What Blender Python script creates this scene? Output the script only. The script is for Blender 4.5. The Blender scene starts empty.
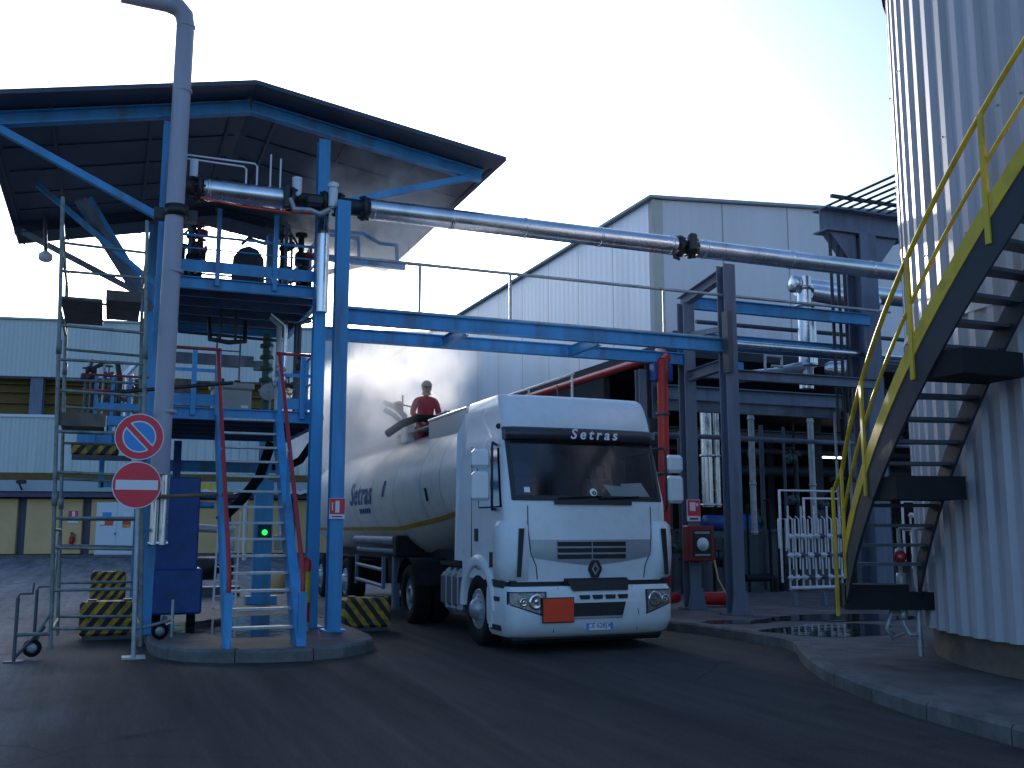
EXPOSURE = 0.97
import bpy, math, random
from mathutils import Vector, Matrix
random.seed(7)
R = math.radians
SC = bpy.context.scene
COL = SC.collection

# ------------------------------------------------------------------ materials
def mat(name, col, rough=.55, metal=0., var=.18, scale=2.5, bump=0., dirt=None, dirt_amt=.0, spec=.5, streak=False, coat=0.):
    m = bpy.data.materials.new(name); m.use_nodes = True
    nt = m.node_tree; N = nt.nodes; L = nt.links
    b = N['Principled BSDF']
    b.inputs['Metallic'].default_value = metal
    b.inputs['Specular IOR Level'].default_value = spec
    b.inputs['Coat Weight'].default_value = coat
    tc = N.new('ShaderNodeTexCoord')
    mp = N.new('ShaderNodeMapping'); L.new(tc.outputs['Object'], mp.inputs['Vector'])
    if streak: mp.inputs['Scale'].default_value = (1, 1, .12)
    n = N.new('ShaderNodeTexNoise'); n.inputs['Scale'].default_value = scale; n.inputs['Detail'].default_value = 6
    n.inputs['Roughness'].default_value = .65
    L.new(mp.outputs['Vector'], n.inputs['Vector'])
    r = N.new('ShaderNodeValToRGB')
    lo = [c*(1-var) for c in col]+[1]; hi = [min(1, c*(1+var)) for c in col]+[1]
    r.color_ramp.elements[0].position = .32; r.color_ramp.elements[1].position = .68
    r.color_ramp.elements[0].color = lo; r.color_ramp.elements[1].color = hi
    L.new(n.outputs['Fac'], r.inputs['Fac'])
    out = r.outputs['Color']
    if dirt:
        n2 = N.new('ShaderNodeTexNoise'); n2.inputs['Scale'].default_value = scale*1.7; n2.inputs['Detail'].default_value = 8
        L.new(mp.outputs['Vector'], n2.inputs['Vector'])
        r2 = N.new('ShaderNodeValToRGB'); r2.color_ramp.elements[0].position = .52; r2.color_ramp.elements[1].position = .72
        r2.color_ramp.elements[0].color = (0, 0, 0, 1); r2.color_ramp.elements[1].color = (dirt_amt,)*3+(1,)
        L.new(n2.outputs['Fac'], r2.inputs['Fac'])
        mx = N.new('ShaderNodeMix'); mx.data_type = 'RGBA'
        L.new(r2.outputs['Color'], mx.inputs['Factor']); L.new(out, mx.inputs['A'])
        mx.inputs['B'].default_value = tuple(dirt)+(1,)
        out = mx.outputs['Result']
    L.new(out, b.inputs['Base Color'])
    mr = N.new('ShaderNodeMapRange'); mr.inputs['To Min'].default_value = max(.02, rough-.1); mr.inputs['To Max'].default_value = min(1, rough+.12)
    L.new(n.outputs['Fac'], mr.inputs['Value']); L.new(mr.outputs['Result'], b.inputs['Roughness'])
    if bump:
        n3 = N.new('ShaderNodeTexNoise'); n3.inputs['Scale'].default_value = scale*12; n3.inputs['Detail'].default_value = 4
        L.new(tc.outputs['Object'], n3.inputs['Vector'])
        bp = N.new('ShaderNodeBump'); bp.inputs['Strength'].default_value = bump; bp.inputs['Distance'].default_value = .02
        L.new(n3.outputs['Fac'], bp.inputs['Height']); L.new(bp.outputs['Normal'], b.inputs['Normal'])
    return m

def emit(name, col, s):
    m = bpy.data.materials.new(name); m.use_nodes = True
    b = m.node_tree.nodes['Principled BSDF']
    b.inputs['Base Color'].default_value = tuple(col)+(1,)
    b.inputs['Emission Color'].default_value = tuple(col)+(1,); b.inputs['Emission Strength'].default_value = s
    return m

def glass(name, tint, fac):
    m = bpy.data.materials.new(name); m.use_nodes = True
    nt = m.node_tree; N = nt.nodes; L = nt.links; N.clear()
    o = N.new('ShaderNodeOutputMaterial'); t = N.new('ShaderNodeBsdfTransparent'); g = N.new('ShaderNodeBsdfGlossy')
    t.inputs['Color'].default_value = tuple(tint)+(1,); g.inputs['Roughness'].default_value = .1
    g.inputs['Color'].default_value = (.85, .9, 1, 1)
    f = N.new('ShaderNodeFresnel'); f.inputs['IOR'].default_value = 1.5
    a = N.new('ShaderNodeMath'); a.operation = 'ADD'; a.inputs[1].default_value = fac; L.new(f.outputs[0], a.inputs[0])
    mx = N.new('ShaderNodeMixShader'); L.new(a.outputs[0], mx.inputs[0]); L.new(t.outputs[0], mx.inputs[1]); L.new(g.outputs[0], mx.inputs[2])
    L.new(mx.outputs[0], o.inputs['Surface'])
    return m

RUST = (.12, .055, .03)
M = dict(
    blue=mat('blue_steel_paint', (.055, .3, .6), .45, var=.22, scale=2.2, streak=True, dirt=(.11, .1, .11), dirt_amt=.7),
    darkblue=mat('dark_blue_paint', (.016, .075, .29), .4, dirt=(.02, .03, .08), dirt_amt=.5),
    roofpaint=mat('dark_roof_sheet', (.05, .065, .1), .55, var=.25, scale=.9),
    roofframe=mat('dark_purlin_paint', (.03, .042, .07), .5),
    grating=mat('dark_deck_plate', (.075, .1, .16), .6, dirt=RUST, dirt_amt=.4),
    red=mat('red_rail_paint', (.42, .03, .04), .42, dirt=(.15, .03, .03), dirt_amt=.6),
    firered=mat('fire_red_paint', (.5, .02, .02), .4, var=.25),
    darkred=mat('dull_red_paint', (.25, .02, .025), .5),
    lilac=mat('grey_vent_paint', (.42, .4, .47), .45, var=.12, scale=1.2, streak=True, dirt=(.22, .19, .2), dirt_amt=.6),
    clad=mat('aluminium_pipe_cladding', (.78, .78, .8), .26, metal=1., var=.08, scale=1.5, dirt=(.3, .28, .27), dirt_amt=.35),
    zinc=mat('galvanised_steel', (.42, .45, .47), .5, metal=.6, var=.25, scale=6),
    greenzinc=mat('weathered_scaffold_tube', (.2, .24, .23), .5, metal=.35, var=.3, scale=7, dirt=RUST, dirt_amt=.5),
    wood=mat('scaffold_plywood', (.13, .11, .09), .8, var=.3, scale=5),
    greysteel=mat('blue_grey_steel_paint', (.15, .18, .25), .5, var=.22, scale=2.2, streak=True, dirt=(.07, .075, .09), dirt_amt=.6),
    darksteel=mat('dark_grey_steel_paint', (.07, .08, .1), .5, var=.2),
    black=mat('black_rubber', (.012, .012, .014), .85, spec=.2),
    blackpl=mat('black_plastic', (.02, .02, .024), .45),
    yellow=mat('yellow_rail_paint', (.68, .46, .02), .42, var=.15, dirt=(.3, .18, .03), dirt_amt=.6),
    white=mat('white_truck_paint', (.76, .8, .84), .3, var=.02, scale=5, dirt=(.5, .5, .5), dirt_amt=.16, coat=.4),
    whitepl=mat('white_plastic', (.7, .72, .76), .4, var=.04),
    tank=mat('cream_silver_tank_skin', (.7, .68, .65), .3, metal=.1, var=.05, scale=1., dirt=(.42, .4, .37), dirt_amt=.4),
    silver=mat('satin_silver_trim', (.4, .43, .48), .38, metal=.5, var=.08),
    chrome=mat('polished_metal', (.75, .77, .8), .16, metal=1., var=.1),
    chassis=mat('black_chassis_paint', (.014, .015, .018), .7, var=.3, scale=6, spec=.3),
    orange=mat('orange_hazard_plate', (.9, .065, .02), .4, var=.04),
    gold=mat('ochre_stripe', (.5, .28, .03), .5),
    navy=mat('navy_lettering', (.03, .06, .25), .5, var=.1),
    skin=mat('skin', (.45, .27, .2), .6),
    helmet=mat('grey_cap_cloth', (.25, .24, .22), .6),
    overall=mat('red_work_overall', (.42, .03, .04), .8, var=.25, scale=6),
    concrete=mat('kerb_concrete', (.13, .128, .128), .85, var=.35, scale=3, bump=.3, dirt=(.09, .09, .09), dirt_amt=.7),
    pave=mat('wet_pavement', (.115, .105, .105), .75, var=.4, scale=1.6, bump=.4, dirt=(.04, .04, .042), dirt_amt=.8),
    plinth=mat('brown_plinth_concrete', (.16, .125, .1), .85, var=.35, scale=2, bump=.4),
    sheetl=mat('pale_factory_sheeting', (.4, .46, .48), .6, var=.06, scale=.4, streak=True),
    sheetw=mat('warehouse_sheeting', (.7, .7, .73), .4, metal=.1, var=.05, scale=.3, streak=True),
    sheetb=mat('warehouse_front_sheeting', (.48, .45, .46), .6, var=.06, scale=.3, streak=True),
    sheett=mat('tank_sheeting', (.46, .46, .5), .5, metal=.2, var=.1, scale=1.2, streak=True, dirt=(.3, .27, .24), dirt_amt=.5),
    palezinc=mat('bright_galvanised_pipe', (.75, .75, .78), .42, metal=.15, var=.15, scale=8),
    stairdark=mat('near_black_stair_paint', (.03, .034, .045), .55, var=.25, scale=3),
    cream=mat('cream_flashing', (.6, .54, .45), .6, var=.05),
    ochre=mat('ochre_wall', (.16, .1, .025), .8, var=.2),
    tan=mat('tan_panel', (.76, .48, .22), .75, var=.08, scale=.6),
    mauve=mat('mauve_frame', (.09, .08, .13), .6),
    hall=mat('dark_hall_wall', (.045, .045, .05), .85, var=.3, scale=.6),  # near-black base colour for the hall ceiling and walls
    hallfloor=mat('hall_floor', (.1, .1, .1), .7, var=.3),
    paleblue=mat('signal_blue', (.04, .28, .68), .4, var=.04),
    signred=mat('sign_red', (.82, .03, .06), .4, var=.05),
    signwhite=mat('sign_white', (.8, .8, .82), .4, var=.03),
    elec=mat('grey_cabinet', (.36, .37, .38), .5, var=.1),
    greenpaint=mat('dark_green_paint', (.03, .09, .06), .5),
    browncan=mat('brown_cover', (.2, .13, .07), .8, var=.3),
    dash=mat('dark_dashboard', (.03, .032, .035), .7),
    seatcloth=mat('dark_seat_cloth', (.05, .05, .06), .9, bump=.2),
    paper=mat('pale_paper', (.85, .9, .9), .7, var=.04),
    lampglass=mat('headlamp_reflector', (.62, .65, .68), .14, metal=.85, var=.35, scale=30),
    glassdark=glass('dark_cab_glass', (.66, .72, .74), .03),
    clear=glass('lamp_lens', (.9, .93, .95), .08),
    green_lamp=emit('green_lamp', (.01, .8, .12), 1.2),
    warm_lamp=emit('hall_lamp', (.9, .95, 1), 6),
)

def chevron(name, ang=38, w=.19):
    m = bpy.data.materials.new(name); m.use_nodes = True
    nt = m.node_tree; N = nt.nodes; L = nt.links; b = N['Principled BSDF']
    tc = N.new('ShaderNodeTexCoord'); s = N.new('ShaderNodeSeparateXYZ'); L.new(tc.outputs['Object'], s.inputs[0])
    k = N.new('ShaderNodeMath'); k.operation = 'MULTIPLY_ADD'; k.inputs[1].default_value = math.tan(R(ang)); L.new(s.outputs['Z'], k.inputs[0]); L.new(s.outputs['X'], k.inputs[2])
    d = N.new('ShaderNodeMath'); d.operation = 'DIVIDE'; d.inputs[1].default_value = w; L.new(k.outputs[0], d.inputs[0])
    f = N.new('ShaderNodeMath'); f.operation = 'FRACT'; L.new(d.outputs[0], f.inputs[0])
    g = N.new('ShaderNodeMath'); g.operation = 'GREATER_THAN'; g.inputs[1].default_value = .5; L.new(f.outputs[0], g.inputs[0])
    n = N.new('ShaderNodeTexNoise'); n.inputs['Scale'].default_value = 9; n.inputs['Detail'].default_value = 6; L.new(tc.outputs['Object'], n.inputs['Vector'])
    r = N.new('ShaderNodeValToRGB'); r.color_ramp.elements[0].position = .38; r.color_ramp.elements[1].position = .6
    r.color_ramp.elements[0].color = (.22, .14, .03, 1); r.color_ramp.elements[1].color = (.62, .35, .02, 1); L.new(n.outputs['Fac'], r.inputs['Fac'])
    mx = N.new('ShaderNodeMix'); mx.data_type = 'RGBA'; L.new(g.outputs[0], mx.inputs['Factor']); L.new(r.outputs[0], mx.inputs['A'])
    mx.inputs['B'].default_value = (.018, .018, .02, 1); L.new(mx.outputs['Result'], b.inputs['Base Color'])
    b.inputs['Roughness'].default_value = .65
    return m
M['chev'] = chevron('hazard_stripes', 38); M['chev2'] = chevron('hazard_stripes_mirrored', -38)

# ------------------------------------------------------------------ mesh builder
class MB:
    def __init__(s): s.v = []; s.f = []; s.sm = []; s.mi = []; s.cur = 0
    def add(s, vs, fs, smooth=False):
        o = len(s.v); s.v += [tuple(x) for x in vs]
        for f in fs: s.f.append(tuple(i+o for i in f)); s.sm.append(smooth); s.mi.append(s.cur)
        return s
    def use(s, i): s.cur = i; return s
    def box(s, x0, x1, y0, y1, z0, z1, bev=0.):
        if bev <= 0:
            return s.add([(x, y, z) for z in (z0, z1) for y in (y0, y1) for x in (x0, x1)],
                         [(0, 2, 3, 1), (4, 5, 7, 6), (0, 1, 5, 4), (2, 6, 7, 3), (0, 4, 6, 2), (1, 3, 7, 5)])
        b = min(bev, (x1-x0)*.45, (y1-y0)*.45, (z1-z0)*.45)
        V = []; idx = {}
        for sx in (0, 1):
            for sy in (0, 1):
                for sz in (0, 1):
                    X = (x0, x1)[sx]; Y = (y0, y1)[sy]; Z = (z0, z1)[sz]
                    dx = b if sx == 0 else -b; dy = b if sy == 0 else -b; dz = b if sz == 0 else -b
                    for a, p in enumerate(((X, Y+dy, Z+dz), (X+dx, Y, Z+dz), (X+dx, Y+dy, Z))):
                        idx[(sx, sy, sz, a)] = len(V); V.append(p)
        F = []
        for a in range(3):
            for q in (0, 1):
                c = []
                for (i, j) in ((0, 0), (1, 0), (1, 1), (0, 1)):
                    k = [0, 0, 0]; k[a] = q; o = [t for t in range(3) if t != a]; k[o[0]] = i; k[o[1]] = j
                    c.append(idx[(k[0], k[1], k[2], a)])
                F.append(tuple(c))
        for a in range(3):
            o = [t for t in range(3) if t != a]
            for i in (0, 1):
                for j in (0, 1):
                    k0 = [0, 0, 0]; k1 = [0, 0, 0]; k1[a] = 1
                    for k in (k0, k1): k[o[0]] = i; k[o[1]] = j
                    F.append((idx[(*k0, o[0])], idx[(*k1, o[0])], idx[(*k1, o[1])], idx[(*k0, o[1])]))
        for c in [(a, b_, d) for a in (0, 1) for b_ in (0, 1) for d in (0, 1)]:
            F.append((idx[(*c, 0)], idx[(*c, 1)], idx[(*c, 2)]))
        return s.add(V, F)
    def bar(s, p, q, w, h, up=(0, 0, 1)):
        p = Vector(p); q = Vector(q); d = (q-p).normalized(); u = Vector(up)
        if abs(d.dot(u)) > .98: u = Vector((0, 1, 0))
        a = d.cross(u).normalized()*w/2; b = a.cross(d).normalized()*h/2
        V = [t+i*a+j*b for t in (p, q) for (i, j) in ((-1, -1), (1, -1), (1, 1), (-1, 1))]
        return s.add(V, [(3, 2, 1, 0), (4, 5, 6, 7)]+[(i, (i+1) % 4, 4+(i+1) % 4, 4+i) for i in range(4)])
    def ibeam(s, p, q, w, h, t=.018, up=(0, 0, 1)):
        p = Vector(p); q = Vector(q); d = (q-p).normalized(); u = Vector(up)
        if abs(d.dot(u)) > .98: u = Vector((0, 1, 0))
        b = d.cross(u).normalized().cross(d).normalized()
        s.bar(p+b*(h/2-t/2), q+b*(h/2-t/2), w, t, u); s.bar(p-b*(h/2-t/2), q-b*(h/2-t/2), w, t, u)
        return s.bar(p, q, t*.8, h-2*t, u)
    def tube(s, p, q, r, n=12, r2=None, cap=True):
        p = Vector(p); q = Vector(q); d = (q-p).normalized(); u = Vector((0, 0, 1))
        if abs(d.dot(u)) > .95: u = Vector((1, 0, 0))
        a = d.cross(u).normalized(); b = a.cross(d).normalized(); r2 = r if r2 is None else r2
        V = []
        for t, rr in ((p, r), (q, r2)):
            V += [t+(a*math.cos(2*math.pi*i/n)+b*math.sin(2*math.pi*i/n))*rr for i in range(n)]
        s.add(V, [(i, (i+1) % n, n+(i+1) % n, n+i) for i in range(n)], True)
        if cap: s.add(V, [tuple(range(n-1, -1, -1)), tuple(range(n, 2*n))])
        return s
    def path(s, pts, r, n=10, cap=True):
        P = [Vector(p) for p in pts]; V = []; m = len(P); prev = None
        for i, p in enumerate(P):
            d = (P[min(i+1, m-1)]-P[max(i-1, 0)]).normalized()
            if prev is None:
                u = Vector((0, 0, 1)) if abs(d.z) < .9 else Vector((1, 0, 0)); a = d.cross(u).normalized()
            else: a = (prev-d*prev.dot(d)).normalized()
            prev = a; b = d.cross(a)
            k = 1.
            if 0 < i < m-1:
                c = (P[i+1]-p).normalized().dot((p-P[i-1]).normalized()); k = 1/max(.6, math.sqrt(max(.0, (1+c)/2)))
            V += [p+(a*math.cos(2*math.pi*j/n)+b*math.sin(2*math.pi*j/n))*r*k for j in range(n)]
        s.add(V, [(i*n+j, i*n+(j+1) % n, (i+1)*n+(j+1) % n, (i+1)*n+j) for i in range(m-1) for j in range(n)], True)
        if cap: s.add(V, [tuple(range(n-1, -1, -1)), tuple(range((m-1)*n, m*n))])
        return s
    def prism(s, poly, z0, z1):
        n = len(poly); V = [(x, y, z0) for x, y in poly]+[(x, y, z1) for x, y in poly]
        return s.add(V, [tuple(range(n-1, -1, -1)), tuple(range(n, 2*n))]+[(i, (i+1) % n, n+(i+1) % n, n+i) for i in range(n)])
    def plate(s, poly, d):       # a flat polygon given in 3d, thickened by vector d
        n = len(poly); d = Vector(d); V = [Vector(p) for p in poly]; V = V+[p+d for p in V]
        return s.add(V, [tuple(range(n-1, -1, -1)), tuple(range(n, 2*n))]+[(i, (i+1) % n, n+(i+1) % n, n+i) for i in range(n)])
    def lathe(s, c, axis, prof, n=24, smooth=True):   # prof: (distance along axis, radius)
        c = Vector(c); ax = Vector(axis).normalized(); u = Vector((0, 0, 1)) if abs(ax.z) < .9 else Vector((1, 0, 0))
        a = ax.cross(u).normalized(); b = ax.cross(a); V = []
        for t, r in prof:
            V += [c+ax*t+(a*math.cos(2*math.pi*j/n)+b*math.sin(2*math.pi*j/n))*max(r, 1e-4) for j in range(n)]
        return s.add(V, [(i*n+j, i*n+(j+1) % n, (i+1)*n+(j+1) % n, (i+1)*n+j) for i in range(len(prof)-1) for j in range(n)], smooth)
    def ball(s, c, rx, ry=None, rz=None, n=14, m=8):
        ry = ry or rx; rz = rz or rx; V = []
        for i in range(m+1):
            t = math.pi*i/m
            V += [(c[0]+rx*math.sin(t)*math.cos(2*math.pi*j/n), c[1]+ry*math.sin(t)*math.sin(2*math.pi*j/n), c[2]+rz*math.cos(t)) for j in range(n)]
        return s.add(V, [(i*n+j, (i+1)*n+j, (i+1)*n+(j+1) % n, i*n+(j+1) % n) for i in range(m) for j in range(n)], True)
    def grid(s, rows, smooth=True):
        n = len(rows[0]); V = [p for r in rows for p in r]
        return s.add(V, [(i*n+j, i*n+j+1, (i+1)*n+j+1, (i+1)*n+j) for i in range(len(rows)-1) for j in range(n-1)], smooth)
    def build(s, name, mats, root=None, origin=None):
        o = Vector(origin) if origin else Vector((0, 0, 0))
        if root is not None: o = WORLD[root.name]
        me = bpy.data.meshes.new(name); me.from_pydata([tuple(Vector(v)-o) for v in s.v], [], s.f)
        for p, sm, mi in zip(me.polygons, s.sm, s.mi): p.use_smooth = sm; p.material_index = mi
        for m in (mats if isinstance(mats, (list, tuple)) else [mats]): me.materials.append(M[m] if isinstance(m, str) else m)
        me.validate()
        ob = bpy.data.objects.new(name, me); COL.objects.link(ob)
        if root is not None: ob.parent = root; WORLD[ob.name] = o
        else: ob.location = o; WORLD[ob.name] = o
        return ob
WORLD = {}
def tag(o, label=None, cat=None, group=None, kind=None):
    if label: o['label'] = label
    if cat: o['category'] = cat
    if group: o['group'] = group
    if kind: o['kind'] = kind
    return o
def thing(name, loc, label, cat, group=None):
    o = bpy.data.objects.new(name, None); o.location = loc; COL.objects.link(o); o.empty_display_size = .2
    WORLD[o.name] = Vector(loc)
    return tag(o, label, cat, group)
def copy_tree(o, parent=None, first=True):
    c = o.copy(); COL.objects.link(c); WORLD[c.name] = WORLD.get(o.name, Vector((0, 0, 0)))
    if parent is not None: c.parent = parent
    for ch in list(o.children): copy_tree(ch, c, False)
    return c
def text_mesh(txt, size, depth=.004, shear=0., offset=0., spacing=1.):
    cu = bpy.data.curves.new('lettering', 'FONT'); cu.body = txt; cu.size = size; cu.extrude = depth; cu.shear = shear; cu.offset = offset
    cu.align_x = 'CENTER'; cu.align_y = 'CENTER'; cu.space_character = spacing; cu.resolution_u = 3
    ob = bpy.data.objects.new('lettering', cu); COL.objects.link(ob)
    dg = bpy.context.evaluated_depsgraph_get(); dg.update()
    me = bpy.data.meshes.new_from_object(ob.evaluated_get(dg))
    bpy.data.objects.remove(ob); bpy.data.curves.remove(cu)
    return me
def lettering(txt, size, M4, m, root, name='lettering', **k):
    me = text_mesh(txt, size, **k); o = WORLD[root.name]
    me.transform(Matrix.Translation(-o) @ M4); me.materials.clear(); me.materials.append(M[m])
    ob = bpy.data.objects.new(name, me); COL.objects.link(ob); ob.parent = root; WORLD[ob.name] = o
    return ob
def face_front(x, y, z):   # text plane facing -Y
    return Matrix.Translation((x, y, z)) @ Matrix.Rotation(R(90), 4, 'X')
def face_left(x, y, z):    # text plane facing -X, reading from far (+Y) to near (-Y)
    return Matrix.Translation((x, y, z)) @ Matrix.Rotation(R(-90), 4, 'Z') @ Matrix.Rotation(R(90), 4, 'X')

# ------------------------------------------------------------------ camera, sky, sun
cam = bpy.data.cameras.new('camera'); co = bpy.data.objects.new('camera', cam); COL.objects.link(co)
cam.sensor_width = 36; cam.lens = 36*1000/1024; cam.clip_end = 2000; cam.clip_start = .1
co.location = (0, 0, 1.6); co.rotation_euler = (R(98.3), 0, R(-21.8)); SC.camera = co
SUN_EL, SUN_AZ = 13.8, 10.     # azimuth clockwise from +Y
w = bpy.data.worlds.new('World'); SC.world = w; w.use_nodes = True
nt = w.node_tree; sk = nt.nodes.new('ShaderNodeTexSky'); sk.sky_type = 'NISHITA'; sk.sun_disc = False
sk.sun_elevation = R(SUN_EL); sk.sun_rotation = R(SUN_AZ); sk.air_density = 1.; sk.dust_density = 2.6; sk.ozone_density = 4.4
nt.links.new(sk.outputs[0], nt.nodes['Background'].inputs[0]); nt.nodes['Background'].inputs[1].default_value = .15
sl = bpy.data.lights.new('sun', 'SUN'); sl.energy = 3.4; sl.angle = R(.5); sl.color = (1, .93, .86)
so = bpy.data.objects.new('sun', sl); COL.objects.link(so); so.rotation_euler = (R(90-SUN_EL), 0, R(180-SUN_AZ))
so.location = (0, 0, 40)
vs = SC.view_settings; vs.view_transform = 'Standard'; vs.look = 'None'; vs.exposure = EXPOSURE; vs.gamma = 1
SC.cycles.use_denoising = True
SC.cycles.max_bounces = 10; SC.cycles.volume_bounces = 10; SC.cycles.transparent_max_bounces = 12; SC.cycles.volume_step_rate = 2.

# ------------------------------------------------------------------ ground
def ground_mat():
    m = bpy.data.materials.new('asphalt'); m.use_nodes = True; nt = m.node_tree; N = nt.nodes; L = nt.links; b = N['Principled BSDF']
    tc = N.new('ShaderNodeTexCoord')
    def noise(sc, det=6, rough=.6):
        n = N.new('ShaderNodeTexNoise'); n.inputs['Scale'].default_value = sc; n.inputs['Detail'].default_value = det; n.inputs['Roughness'].default_value = rough
        L.new(tc.outputs['Object'], n.inputs['Vector']); return n
    big = noise(.22); mid = noise(1.6, 8, .7); fine = noise(38, 6, .8)
    # old pale asphalt to the left of a wavering line, new dark asphalt on the right of it
    s = N.new('ShaderNodeSeparateXYZ'); L.new(tc.outputs['Object'], s.inputs[0])
    a = N.new('ShaderNodeMath'); a.operation = 'MULTIPLY_ADD'; a.inputs[1].default_value = 3.2; a.inputs[2].default_value = -1.2; L.new(big.outputs['Fac'], a.inputs[0])
    x = N.new('ShaderNodeMath'); x.operation = 'ADD'; L.new(s.outputs['X'], x.inputs[0]); L.new(a.outputs[0], x.inputs[1])
    mr = N.new('ShaderNodeMapRange'); mr.inputs['From Min'].default_value = -1.4; mr.inputs['From Max'].default_value = .5; mr.interpolation_type = 'SMOOTHSTEP'; L.new(x.outputs[0], mr.inputs['Value'])
    yy = N.new('ShaderNodeMapRange'); yy.inputs['From Min'].default_value = 24; yy.inputs['From Max'].default_value = 19; yy.interpolation_type = 'SMOOTHSTEP'; L.new(s.outputs['Y'], yy.inputs['Value'])
    mm = N.new('ShaderNodeMath'); mm.operation = 'MULTIPLY'; L.new(mr.outputs[0], mm.inputs[0]); L.new(yy.outputs[0], mm.inputs[1])
    mx = N.new('ShaderNodeMix'); mx.data_type = 'RGBA'; L.new(mm.outputs[0], mx.inputs['Factor'])
    mx.inputs['A'].default_value = (.14, .14, .148, 1); mx.inputs['B'].default_value = (.034, .031, .03, 1)
    r = N.new('ShaderNodeValToRGB'); r.color_ramp.elements[0].position = .3; r.color_ramp.elements[1].position = .7
    r.color_ramp.elements[0].color = (.72, .72, .74, 1); r.color_ramp.elements[1].color = (1.25, 1.24, 1.22, 1); L.new(mid.outputs['Fac'], r.inputs['Fac'])
    m2 = N.new('ShaderNodeMix'); m2.data_type = 'RGBA'; m2.blend_type = 'MULTIPLY'; m2.inputs['Factor'].default_value = 1
    L.new(mx.outputs['Result'], m2.inputs['A']); L.new(r.outputs['Color'], m2.inputs['B'])
    rf = N.new('ShaderNodeValToRGB'); rf.color_ramp.elements[0].position = .35; rf.color_ramp.elements[1].position = .75
    rf.color_ramp.elements[0].color = (.5, .5, .5, 1); rf.color_ramp.elements[1].color = (1.9, 1.9, 1.9, 1); L.new(fine.outputs['Fac'], rf.inputs['Fac'])
    m3 = N.new('ShaderNodeMix'); m3.data_type = 'RGBA'; m3.blend_type = 'MULTIPLY'; m3.inputs['Factor'].default_value = .8
    mpl = N.new('ShaderNodeMapping'); mpl.inputs['Scale'].default_value = (1.5, .1, 1); mpl.inputs['Rotation'].default_value = (0, 0, .06); L.new(tc.outputs['Object'], mpl.inputs['Vector'])
    lane = N.new('ShaderNodeTexNoise'); lane.inputs['Scale'].default_value = 1.1; lane.inputs['Detail'].default_value = 7; lane.inputs['Roughness'].default_value = .7; L.new(mpl.outputs[0], lane.inputs['Vector'])
    rl = N.new('ShaderNodeValToRGB'); rl.color_ramp.elements[0].position = .36; rl.color_ramp.elements[1].position = .68
    rl.color_ramp.elements[0].color = (.5, .5, .52, 1); rl.color_ramp.elements[1].color = (2.1, 2.05, 2.0, 1); L.new(lane.outputs['Fac'], rl.inputs['Fac'])
    ml = N.new('ShaderNodeMix'); ml.data_type = 'RGBA'; ml.blend_type = 'MULTIPLY'; ml.inputs['Factor'].default_value = .85; L.new(m2.outputs['Result'], ml.inputs['A']); L.new(rl.outputs['Color'], ml.inputs['B'])
    oil = noise(.9, 5, .5); ro = N.new('ShaderNodeValToRGB'); ro.color_ramp.elements[0].position = .63; ro.color_ramp.elements[1].position = .7
    ro.color_ramp.elements[0].color = (1, 1, 1, 1); ro.color_ramp.elements[1].color = (.45, .45, .47, 1); L.new(oil.outputs['Fac'], ro.inputs['Fac'])
    mo = N.new('ShaderNodeMix'); mo.data_type = 'RGBA'; mo.blend_type = 'MULTIPLY'; mo.inputs['Factor'].default_value = 1; L.new(ml.outputs['Result'], mo.inputs['A']); L.new(ro.outputs['Color'], mo.inputs['B'])
    wv = noise(1.3, 4, .6); wm = N.new('ShaderNodeMix'); wm.data_type = 'VECTOR'; wm.inputs['Factor'].default_value = .12; L.new(tc.outputs['Object'], wm.inputs['A']); L.new(wv.outputs['Color'], wm.inputs['B'])
    vo = N.new('ShaderNodeTexVoronoi'); vo.feature = 'DISTANCE_TO_EDGE'; vo.inputs['Scale'].default_value = .42; L.new(wm.outputs['Result'], vo.inputs['Vector'])
    cr = N.new('ShaderNodeMapRange'); cr.inputs['From Min'].default_value = .003; cr.inputs['From Max'].default_value = .007; cr.inputs['To Min'].default_value = .62; cr.inputs['To Max'].default_value = 1.; L.new(vo.outputs['Distance'], cr.inputs['Value'])
    ck = N.new('ShaderNodeMapRange'); ck.inputs['From Min'].default_value = .5; ck.inputs['From Max'].default_value = .56; L.new(big.outputs['Fac'], ck.inputs['Value'])
    mc = N.new('ShaderNodeMix'); mc.data_type = 'RGBA'; mc.blend_type = 'MULTIPLY'; L.new(ck.outputs[0], mc.inputs['Factor']); L.new(mo.outputs['Result'], mc.inputs['A']); L.new(cr.outputs[0], mc.inputs['B'])
    L.new(mc.outputs['Result'], m3.inputs['A']); L.new(rf.outputs['Color'], m3.inputs['B'])
    # old trench joint running away from the camera, a little paler than the asphalt round it
    j = N.new('ShaderNodeMath'); j.operation = 'MULTIPLY_ADD'; j.inputs[1].default_value = -.068; L.new(s.outputs['Y'], j.inputs[0]); L.new(s.outputs['X'], j.inputs[2])
    j2 = N.new('ShaderNodeMath'); j2.operation = 'ADD'; j2.inputs[1].default_value = -2.53; L.new(j.outputs[0], j2.inputs[0])
    w2 = N.new('ShaderNodeMath'); w2.operation = 'MULTIPLY_ADD'; w2.inputs[1].default_value = .16; L.new(mid.outputs['Fac'], w2.inputs[0]); L.new(j2.outputs[0], w2.inputs[2])
    j3 = N.new('ShaderNodeMath'); j3.operation = 'ABSOLUTE'; L.new(w2.outputs[0], j3.inputs[0])
    j4 = N.new('ShaderNodeMapRange'); j4.inputs['From Min'].default_value = .07; j4.inputs['From Max'].default_value = .0; j4.inputs['To Max'].default_value = .2; L.new(j3.outputs[0], j4.inputs['Value'])
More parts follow.
